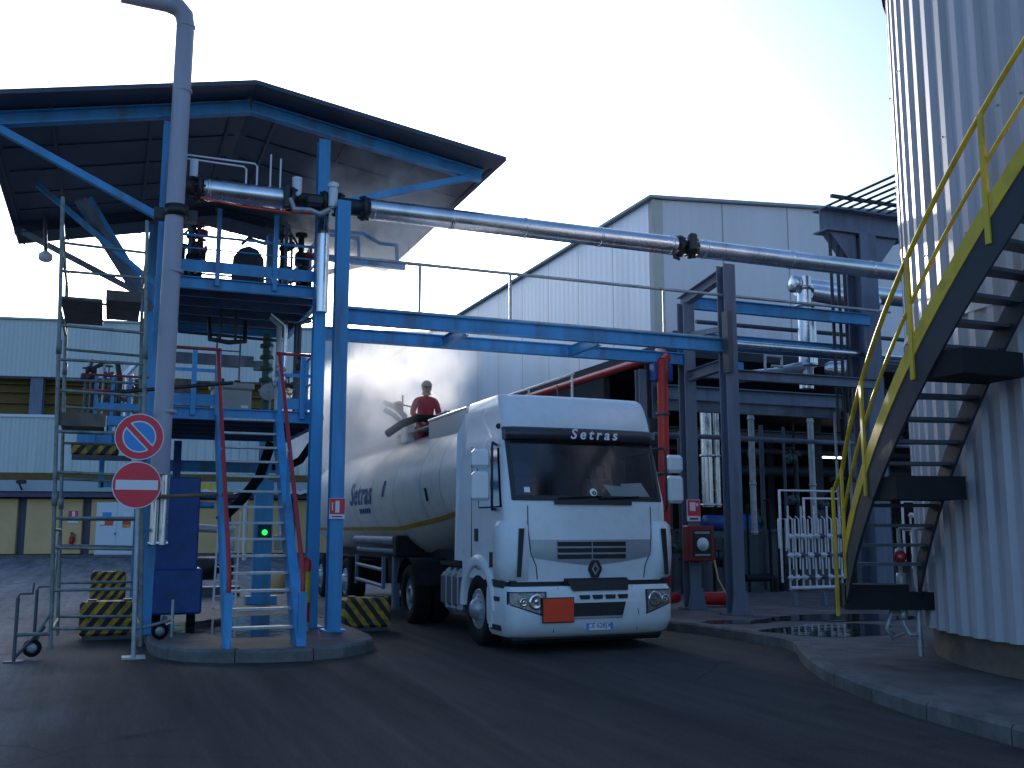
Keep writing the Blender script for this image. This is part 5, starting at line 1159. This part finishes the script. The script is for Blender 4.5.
op_ = MB().box(TXc-.82, TXc-.36, 12.165, 12.18, .40, .725, .006).build('hazard_plate', 'blackpl', tr)
MB().box(TXc-.806, TXc-.374, 12.155, 12.164, .414, .711).build('orange_field', 'orange', op_)
lp = MB().box(TXc-.17, TXc+.23, 12.215, 12.235, .285, .395).build('licence_plate', 'signwhite', tr)
MB().box(TXc-.169, TXc-.13, 12.211, 12.2145, .287, .393).box(TXc+.19, TXc+.229, 12.211, 12.2145, .287, .393).build('blue_band', 'paleblue', lp)
lettering('CE 628JX', .088, face_front(TXc+.03, 12.213, .34), 'navy', lp, depth=.001)
# doors, handle, grab strips
for s in (-1, 1):
    X = TXc+s*1.228
    mb = MB().path([(X, 13.78, 2.8), (X, 13.78, 1.12), (X, 13.5, 1.05), (X, 13.0, 1.1)], .006, 6); dr = mb.build('door', 'blackpl', tr)
    MB().box(X-.012, X+.012, 13.5, 13.64, 1.44, 1.62, .004).build('door_handle', 'blackpl', dr)
    gz = [(TXc+s*1.221, y, z) for y, z in ((12.66, 1.92), (13.62, 1.92), (13.62, 2.72), (12.88, 2.72))]
    MB().plate([(TXc+s*(1.224 if z < 2 else 1.181), y, z) for (_, y, z) in gz], (s*.003, 0, 0)).build('side_window', 'glassdark', dr)
    MB().box(X-.02, X+.02, 12.85, 13.0, 1.1, 1.3).build('step_grip', 'blackpl', tr)
    # wheel arch
    rows = []
    for r in (.58, .72):
        rows.append([(TXc+s*1.245, 13.52+r*math.cos(a), .52+r*math.sin(a)) for a in [math.pi*(k/14)*1.0 for k in range(15)]])
    mb = MB(); V = []
    for k in range(15):
        a = math.pi*k/14; c, sn = math.cos(a), math.sin(a)
        V += [(TXc+s*1.24, 13.52+.57*c, .52+.57*sn), (TXc+s*1.26, 13.52+.6*c, .52+.6*sn), (TXc+s*1.255, 13.52+.7*c, .52+.72*sn), (TXc+s*1.2, 13.52+.73*c, .52+.76*sn), (TXc+s*.9, 13.52+.57*c, .52+.57*sn)]
    F = []
    for k in range(14):
        for q in range(4): F.append((5*k+q, 5*k+q+1, 5*k+q+6, 5*k+q+5))
        F.append((5*k+4, 5*k, 5*k+5, 5*k+9))
    ar = mb.add(V, F, True).build('wheel_arch', 'white', tr)
    MB().box(TXc+s*1.22-.03, TXc+s*1.22+.03, 12.9, 13.0, .3, .92).build('arch_front', 'white', tr)
    # side deflector behind the cab
    MB().plate([(TXc+s*1.225, 14.0, 1.15), (TXc+s*1.225, 14.55, 1.15), (TXc+s*1.2, 14.55, 3.02), (TXc+s*1.12, 14.4, 3.36), (TXc+s*1.13, 14.0, 3.3)], (-s*.03, 0, 0)).build('side_deflector', 'white', tr)
    # mirrors
    mx = TXc+s*1.5
    mb = MB().path([(TXc+s*1.2, 12.8, 2.78), (mx-s*.06, 12.68, 2.79), (mx+s*.12, 12.68, 2.74), (mx+s*.12, 12.68, 1.92), (mx-s*.1, 12.7, 1.86), (TXc+s*1.22, 12.82, 1.86)], .02, 8) if False else MB().path([(TXc+s*1.2, 12.85, 2.76), (TXc+s*1.33, 12.66, 2.77), (TXc+s*1.345, 12.64, 2.72), (TXc+s*1.345, 12.64, 1.92), (TXc+s*1.33, 12.66, 1.87), (TXc+s*1.22, 12.85, 1.88)], .018, 8)
    ma = mb.build('mirror_arm', 'blackpl', tr)
    for z0, z1 in ((2.42, 2.68), (1.98, 2.38)):
        sh = MB().box(mx-.13, mx+.13, 12.6, 12.74, z0, z1, .045).build('mirror_shell', 'white', ma)
        MB().box(mx-.11, mx+.11, 12.741, 12.746, z0+.02, z1-.02).build('mirror_glass', 'chrome', sh)
    MB().ball((TXc+s*1.17, 12.85, 3.02), .04).build('marker_lamp', 'blackpl', tr)
MB().tube((TXc-.1, 13.2, 3.5), (TXc-.1, 13.25, 3.7), .01, 6).build('aerial', 'blackpl', tr)
# chassis
for s in (-1, 1): MB().box(TXc+s*.42-.05, TXc+s*.42+.05, 12.7, 18.0, .68, .96).build('chassis_rail', 'chassis', tr)
MB().box(TXc-.5, TXc+.5, 13.0, 14.1, .45, .92).build('engine_block', 'chassis', tr)
ft = MB().box(TXc-1.22, TXc-.55, 14.25, 15.35, .38, 1.02, .12).build('fuel_tank', 'darksteel', tr)
for y in (14.32, 14.6, 14.88): MB().box(TXc-1.232, TXc-.54, y, y+.15, .365, 1.035, .13).build('tank_strap', 'silver', ft)
MB().box(TXc+.55, TXc+1.22, 14.2, 15.6, .38, 1.02, .1).build('battery_box', 'chassis', tr)
MB().box(TXc-1.18, TXc-.3, 14.1, 15.4, 1.06, 1.12).box(TXc-.9, TXc+.9, 14.22, 14.6, .9, 1.9, .05).build('catwalk', 'chassis', tr)
MB().lathe((TXc, 16.9, 1.12), (0, 0, 1), [(0, .01), (0, .55), (.08, .5), (.08, .01)], 24).build('fifth_wheel', 'chassis', tr)
def wheel(root, x, y, s, r=.5, w=.3, dual=False, name='wheel', n=32):
    W = MB().lathe((x, y, r), (s, 0, 0), [(-w/2, r*.6), (-w/2, r*.93), (-w/2+.03, r*.99), (-w*.2, r), (w*.2, r), (w/2-.03, r*.99), (w/2, r*.93), (w/2, r*.6), (w/2-.05, r*.57)], n).build(name, 'black', root)
    if dual: prof = [(w/2-.05, r*.58), (w/2-.07, r*.55), (w*.5-.2, r*.5), (w*.5-.22, r*.3), (w*.5-.1, r*.28), (w*.5-.06, r*.2), (w*.5-.05, .001)]
    else: prof = [(w/2-.05, r*.58), (w/2-.0, r*.55), (w/2-.02, r*.5), (w/2+.03, r*.3), (w/2+.05, r*.28), (w/2+.1, r*.2), (w/2+.11, .001)]
    rim = MB().lathe((x, y, r), (s, 0, 0), prof, n).build('rim', 'silver', W)
    mb = MB()
    for k in range(10):
        a = 2*math.pi*k/10; mb.tube((x+s*(w/2-.08), y+.3*r*1.25*math.cos(a), r+.3*r*1.25*math.sin(a)), (x+s*(w/2+.03 if not dual else w/2-.15), y+.3*r*1.25*math.cos(a), r+.3*r*1.25*math.sin(a)), .016, 6)
    mb.lathe((x+s*(w/2-.08), y, r), (s, 0, 0), [(0, .1), (.03, .16), (.05, .1)], 16).build('wheel_nuts', 'zinc', W)
    mb = MB()
    for k in range(36):
        a = 2*math.pi*k/36; mb.box(x-w*.36, x+w*.36, y+r*math.cos(a)-.008, y+r*math.cos(a)+.008, r+r*math.sin(a)*1.0-.008, r+r*math.sin(a)+.008)
    mb.build('tread_blocks', 'black', W)
for s in (-1, 1):
    wheel(tr, TXc+s*1.07, 13.52, s)
    wheel(tr, TXc+s*1.05, 17.15, s, dual=True); wheel(tr, TXc+s*.7, 17.15, s, dual=True)
    mb = MB(); rows = []
    for xx in (.52, 1.24): rows.append([(TXc+s*xx, 17.15+.62*math.cos(a), .5+.62*math.sin(a)) for a in [R(15+15*k) for k in range(11)]])
    mb.grid(rows).build('rear_mudguard', 'chassis', tr)
MB().tube((TXc-1.0, 13.52, .5), (TXc+1.0, 13.52, .5), .08).tube((TXc-1.0, 17.15, .5), (TXc+1.0, 17.15, .5), .1).build('axle', 'chassis', tr)

tr.location.x += .06
# ---------------------------------------------------------------- tank trailer
tt = thing('tank_trailer', (TXc, 20, 0), 'long cream tanker trailer lettered in blue with an ochre stripe, behind the white cab', 'trailer')
ZT = 3.48
def prof(y):      # centre height and radius of the barrel along its length
    ks = [(14.62, 2.44, 1.04), (16.1, 2.42, 1.06), (17.9, 2.27, 1.2), (25.9, 2.27, 1.2)]
    if y <= ks[0][0]: return ks[0][1:]
    for a, b in zip(ks[:-1], ks[1:]):
        if a[0] <= y <= b[0]:
            t = (y-a[0])/(b[0]-a[0]); return a[1]+(b[1]-a[1])*t, a[2]+(b[2]-a[2])*t
    return ks[-1][1:]
ys = [14.62, 15.1, 15.6, 16.1, 16.55, 17.0, 17.45, 17.9]+[17.9+.8*k for k in range(1, 11)]
NS = 64
def ringv(y, k=1., dr=0.):
    zc, r = prof(y); return [(TXc+(r*k+dr)*1.03*math.cos(2*math.pi*j/NS), y, zc+(r*k+dr)*math.sin(2*math.pi*j/NS)) for j in range(NS)]
rows = [ringv(14.32, .05), ringv(14.33, .35), ringv(14.39, .7), ringv(14.47, .9), ringv(14.54, .98)]
rows[0:5] = [[(x, yy, z) for (x, _, z) in r] for r, yy in zip(rows, (14.30, 14.32, 14.38, 14.46, 14.54))]
rows += [ringv(y) for y in ys]+[[(x, 26.0, z) for x, _, z in ringv(25.9, .95)], [(x, 26.15, z) for x, _, z in ringv(25.9, .6)], [(x, 26.2, z) for x, _, z in ringv(25.9, .05)]]
rows = [r+[r[0]] for r in rows]
brl = MB().grid(rows).build('barrel', 'tank', tt)
for y in (14.62, 15.6, 16.55, 17.9, 19.5, 21.1, 22.7, 24.3, 25.85):
    a = ringv(y-.01, 1, .005); b = ringv(y+.01, 1, .005); MB().grid([a+[a[0]], b+[b[0]]]).build('weld_band', 'silver', brl)
# stripe: band at a given height along the left and right sides
def stripe_z(y): return 1.62 if y > 18.0 else 1.62+(18.0-y)*.085
for s in (-1, 1):
    r2 = [[], []]
    for y in [14.6+.25*k for k in range(46)]:
        zc, r = prof(y)
        for q, dz in ((0, -.035), (1, .035)):
            z = stripe_z(y)+dz; x = math.sqrt(max(.01, (r+.008)**2-(z-zc)**2))*1.03; r2[q].append((TXc+s*x, y, z))
    MB().grid(r2).build('ochre_stripe', 'gold', brl)
def on_side(me, y0, z0, root, nm, m, lift=.012):
    o = WORLD[root.name]
    for v in me.vertices:
        y = y0-v.co.x; z = z0+v.co.y; zc, r = prof(y); t = (r+lift+v.co.z)**2-(z-zc)**2
        v.co = (TXc-math.sqrt(max(.01, t))*1.03-o.x, y-o.y, z-o.z)
    me.materials.clear(); me.materials.append(M[m]); ob = bpy.data.objects.new(nm, me); COL.objects.link(ob); ob.parent = root; WORLD[ob.name] = o
def flatmesh(polys):
    me = bpy.data.meshes.new('decal'); V = []; F = []
    for p in polys: F.append(tuple(range(len(V), len(V)+len(p)))); V += [(a, b, 0) for a, b in p]
    me.from_pydata(V, [], F); return me
on_side(text_mesh('Setras', .66, depth=.002, shear=.2, offset=.01, spacing=1.15), 20.5, 2.32, brl, 'lettering', 'navy')
on_side(flatmesh([[(-.45+.16*k, -.05), (-.33+.16*k, -.05), (-.31+.16*k, .05), (-.43+.16*k, .05)] for k in range(6)]), 20.2, 1.98, brl, 'small_lettering', 'navy')
on_side(flatmesh([[(-.14+.028*k, -.3+.06*k), (.0+.028*k, -.3+.06*k), (.028+.028*k, -.24+.06*k), (-.112+.028*k, -.24+.06*k)] for k in range(5)]), 18.6, 2.52, brl, 'blue_mark', 'navy')
on_side(flatmesh([[(-.05, -.12), (.05, -.12), (.05, .1), (-.05, .1)]]), 16.3, 2.2, brl, 'placard_holder', 'chassis')
# top box, dome and rails
MB().box(TXc-.75, TXc-.7, 15.2, 17.3, 3.1, 3.53).box(TXc-.7, TXc+.8, 15.2, 15.26, 3.3, 3.51).build('spill_box', 'silver', tt)
MB().tube((TXc-.75, 15.2, 3.56), (TXc-.75, 17.3, 3.56), .025, 8).build('spill_rail', 'chrome', tt)
MB().box(TXc-.7, TXc+.75, 16.2, 25, 3.47, 3.5).build('walkway', 'zinc', tt)
dm = MB().lathe((TXc-.2, 17.4, 3.4), (0, 0, 1), [(0, .3), (.24, .3), (.25, .34), (.3, .34), (.36, .2), (.38, .01)], 24).build('dome_lid', 'greenpaint', tt)
MB().tube((TXc-.5, 17.2, 3.74), (TXc+.1, 17.2, 3.74), .02, 8).build('lid_handle', 'chrome', dm)
for k, y in enumerate((18.9, 19.6)):
    MB().box(TXc-.72, TXc-.3, y, y+.4, 3.3, 3.68, .03).build('valve_box', 'paper', tt)
hr = MB().tube((TXc+.75, 14.35, 4.08), (TXc+.75, 25, 4.08), .02, 8).build('walkway_rail', 'zinc', tt)
for y in (14.4, 16.2, 18, 20, 22, 24): MB().tube((TXc+.75, y, 3.2), (TXc+.75, y, 4.08), .02, 8).build('rail_stanchion', 'zinc', tt)
# underside
for s in (-1, 1): MB().box(TXc+s*.45-.06, TXc+s*.45+.06, 16.2, 26, 1.0, 1.25).build('frame_rail', 'chassis', tt)
mb = MB().tube((TXc-1.08, 18.2, 1.4), (TXc-1.08, 21.4, 1.4), .09, 14).tube((TXc-1.02, 18.2, 1.2), (TXc-1.02, 21.4, 1.2), .06, 14); mb.build('hose_tube', 'greysteel', tt)
MB().box(TXc-1.15, TXc-.6, 17.95, 18.2, 1.1, 1.5, .03).build('tube_end', 'chassis', tt)
for s in (-1, 1):
    MB().box(TXc+s*.95-.06, TXc+s*.95+.06, 18.6, 18.74, .15, 1.1).box(TXc+s*.95-.12, TXc+s*.95+.12, 18.55, 18.8, .12, .16).build('landing_leg', 'greysteel', tt)
    mb = MB()
    for z in (.55, .85): mb.tube((TXc+s*1.18, 18.7, z), (TXc+s*1.18, 20.9, z+.05), .04, 8)
    for y in (18.7, 20.9): mb.box(TXc+s*1.18-.03, TXc+s*1.18+.03, y-.04, y+.04, .5, 1.1)
    mb.build('side_guard', 'greysteel', tt)
for s in (-1, 1):
    for y in (21.9, 23.25, 24.6): wheel(tt, TXc+s*1.03, y, s, w=.36, n=24)
MB().box(TXc-1.0, TXc+1.0, 21.6, 25, .45, .95).build('axle_group', 'chassis', tt)
MB().box(TXc-.5, TXc+.5, 18.8, 21, .5, 1.1, .05).build('pump_box', 'chassis', tt)
MB().box(TXc-1.15, TXc+1.15, 25.9, 26.05, .5, .7).build('rear_bumper', 'chassis', tt)
# loading gear over the manhole
la = thing('filling_boom', (5.1, 19.2, 3.6), 'dark jointed loading arm hanging over the tanker left of the worker', 'loading arm')
MB().path([(5.02, 19.5, 4.14), (5.22, 19.4, 4.06), (5.4, 19.3, 3.86), (5.42, 19.3, 3.5)], .055, 10).build('pipe', 'darksteel', la)
MB().path([(5.0, 19.4, 3.98), (5.22, 19.4, 3.88), (5.36, 19.3, 3.72)], .045, 10).build('pipe', 'greenpaint', la)
MB().lathe((5.24, 19.3, 4.06), (.5, -.8, .1), [(0, .02), (0, .085), (.08, .085), (.08, .02)], 14).tube((5.33, 19.2, 3.95), (5.3, 19.1, 4.25), .015).tube((5.15, 19.2, 4.1), (5.52, 19.0, 4.0), .015).build('swivel', 'chassis', la)
T('filling_hose', (5.2, 18.6, 3.6), 'fat black filling hose lying across the tanker top below the worker', 'hose', [('hose', MB().path([(4.95, 18.9, 3.45), (5.15, 18.6, 3.62), (5.4, 18.4, 3.72), (5.75, 18.2, 3.7), (5.95, 18.0, 3.6)], .075, 12), 'black')])

# ---------------------------------------------------------------- worker kneeling on the tanker top
def skin(name, joints, edges, root, m, sub=2):
    me = bpy.data.meshes.new(name); o = WORLD[root.name]
    me.from_pydata([tuple(Vector(p)-o) for p, r in joints], edges, [])
    ob = bpy.data.objects.new(name, me); COL.objects.link(ob)
    ob.modifiers.new('skin', 'SKIN'); 
    for d, (p, r) in zip(me.skin_vertices[0].data, joints):
        rr = r if isinstance(r, tuple) else (r, r); d.radius = rr
    me.skin_vertices[0].data[0].use_root = True
    s = ob.modifiers.new('sub', 'SUBSURF'); s.levels = sub; s.render_levels = sub
    dg = bpy.context.evaluated_depsgraph_get(); dg.update(); m2 = bpy.data.meshes.new_from_object(ob.evaluated_get(dg))
    bpy.data.objects.remove(ob); m2.materials.clear(); m2.materials.append(M[m])
    for p in m2.polygons: p.use_smooth = True
    o2 = bpy.data.objects.new(name, m2); COL.objects.link(o2); o2.parent = root; WORLD[o2.name] = o
    return o2
PX, PYY, PZ0 = 5.66, 18.75, 3.32
pn = thing('person', (PX, PYY, PZ0), 'worker in red overall and grey cap kneeling on the tanker top in the steam', 'person')
def q(x, y, z): return (PX+x, PYY+y, PZ0+z)
J = [(q(0, 0, .3), (.17, .15)), (q(0, -.02, .48), (.165, .14)), (q(0, -.05, .68), (.19, .15)), (q(0, -.06, .8), (.14, .1)), (q(0, -.07, .87), (.06, .06)),
     (q(-.2, -.05, .78), .075), (q(-.27, -.03, .52), .062), (q(-.19, -.27, .42), .05), (q(-.17, -.36, .33), .04),
     (q(.2, -.05, .78), .075), (q(.27, -.05, .53), .062), (q(.2, -.28, .46), .05), (q(.18, -.34, .4), .04),
     (q(-.1, 0, .26), .1), (q(-.15, -.36, .14), .09), (q(-.14, -.12, .06), .065), (q(-.14, .14, .05), .05),
     (q(.1, 0, .26), .1), (q(.15, -.36, .14), .09), (q(.14, -.12, .06), .065), (q(.14, .14, .05), .05)]
E = [(0, 1), (1, 2), (2, 3), (3, 4), (3, 5), (5, 6), (6, 7), (7, 8), (3, 9), (9, 10), (10, 11), (11, 12), (0, 13), (13, 14), (14, 15), (15, 16), (0, 17), (17, 18), (18, 19), (19, 20)]
skin('overall', J, E, pn, 'overall')
hd = skin('body', [(q(0, -.09, .98), (.078, .085)), (q(0, -.075, .9), .055), (q(0, -.07, .84), .05), (q(0, -.1, 1.06), (.082, .095)), (q(0, -.1, 1.12), (.06, .07))], [(0, 1), (1, 2), (0, 3), (3, 4)], pn, 'skin')
MB().ball(q(0, -.195, 1.0), .016, .03, .03).build('nose', 'skin', hd)
mb = MB()
for s in (-1, 1): mb.ball(q(s*.033, -.178, 1.045), .012, .01, .008)
mb.build('eyes', 'blackpl', hd)
MB().box(PX-.03, PX+.03, PYY-.178, PYY-.172, PZ0+.945, PZ0+.955).build('mouth', 'darkred', hd)
mb = MB()
for s in (-1, 1): mb.ball(q(s*.088, -.09, 1.02), .014, .026, .036)
mb.build('ears', 'skin', hd)
MB().lathe(q(0, -.09, 1.06), (0, 0, 1), [(0, .108), (.05, .105), (.1, .075), (.13, .01)], 18).plate([q(-.07, -.18, 1.07), q(.07, -.18, 1.07), q(.05, -.27, 1.05), q(-.05, -.27, 1.05)], (0, 0, .012)).build('cap', 'helmet', pn)
for s, wx, wy, wz in ((-1, -.17, -.36, .33), (1, .18, -.34, .4)):
    H = skin('hand', [(q(wx, wy, wz), .03), (q(wx-s*.01, wy-.06, wz-.01), (.036, .02)), (q(wx-s*.015, wy-.1, wz-.02), (.034, .016))], [(0, 1), (1, 2)], pn, 'skin', 1)
    for k, ln in enumerate((.06, .07, .065, .05)):
        fx = (k-1.5)*.018
        skin('finger', [(q(wx-s*.015+fx, wy-.1, wz-.02), .009), (q(wx-s*.015+fx, wy-.1-ln*.55, wz-.03), .0085), (q(wx-s*.015+fx, wy-.1-ln*.75, wz-.06), .0075)], [(0, 1), (1, 2)], H, 'skin', 1)
    skin('thumb', [(q(wx-s*.035, wy-.03, wz), .01), (q(wx-s*.06, wy-.07, wz-.01), .0095), (q(wx-s*.055, wy-.1, wz-.025), .008)], [(0, 1), (1, 2)], H, 'skin', 1)

# ---------------------------------------------------------------- steam
def steam(c, r, dens, label, seed, scale=1.2, rot=0):
    m = bpy.data.materials.new('steam_%d' % seed); m.use_nodes = True; nt = m.node_tree; N = nt.nodes; L = nt.links; N.clear()
    o = N.new('ShaderNodeOutputMaterial'); v = N.new('ShaderNodeVolumePrincipled'); v.inputs['Color'].default_value = (.99, .985, .985, 1); v.inputs['Anisotropy'].default_value = .35
    tc = N.new('ShaderNodeTexCoord'); n = N.new('ShaderNodeTexNoise'); n.inputs['Scale'].default_value = scale; n.inputs['Detail'].default_value = 4; n.inputs['Distortion'].default_value = .6
    mp = N.new('ShaderNodeMapping'); mp.inputs['Location'].default_value = (seed*3.1, seed, seed*1.7); mp.inputs['Scale'].default_value = (r[0], r[1], r[2])
    L.new(tc.outputs['Object'], mp.inputs['Vector']); L.new(mp.outputs[0], n.inputs['Vector'])
    ln = N.new('ShaderNodeVectorMath'); ln.operation = 'LENGTH'; L.new(tc.outputs['Object'], ln.inputs[0])
    fo = N.new('ShaderNodeMapRange'); fo.inputs['From Min'].default_value = 1.; fo.inputs['From Max'].default_value = .1; fo.interpolation_type = 'SMOOTHSTEP'; L.new(ln.outputs['Value'], fo.inputs['Value'])
    rr = N.new('ShaderNodeMapRange'); rr.inputs['From Min'].default_value = .43; rr.inputs['From Max'].default_value = .6; L.new(n.outputs['Fac'], rr.inputs['Value'])
    a = N.new('ShaderNodeMath'); a.operation = 'MULTIPLY'; L.new(fo.outputs[0], a.inputs[0]); L.new(rr.outputs[0], a.inputs[1])
    b = N.new('ShaderNodeMath'); b.operation = 'MULTIPLY'; b.inputs[1].default_value = dens; L.new(a.outputs[0], b.inputs[0])
    L.new(b.outputs[0], v.inputs['Density']); L.new(v.outputs[0], o.inputs['Volume'])
    ob = MB().ball((0, 0, 0), 1, n=20, m=12).build('steam', m); ob.location = c; ob.scale = r; ob.rotation_euler = (0, rot, 0)
    tag(ob, label, 'steam', kind='stuff')
steam((4.6, 20.3, 3.75), (1.7, 2.8, 1.5), 3.4, 'dense white steam rising around the tanker top', 1)
steam((5.6, 20.3, 4.8), (1.6, 3.2, 1.5), .9, 'thin steam drifting around the worker on the tanker', 2)
steam((4.2, 19.3, 4.0), (1.0, 1.8, 1.0), 2.0, 'low puff of steam between the blue leg and the tanker top', 4, 1.8)
steam((4.1, 17.2, 6.9), (1.7, 2.6, 1.8), 3.0, 'wisps of steam curling under the right side of the gantry roof', 3, 1.6)
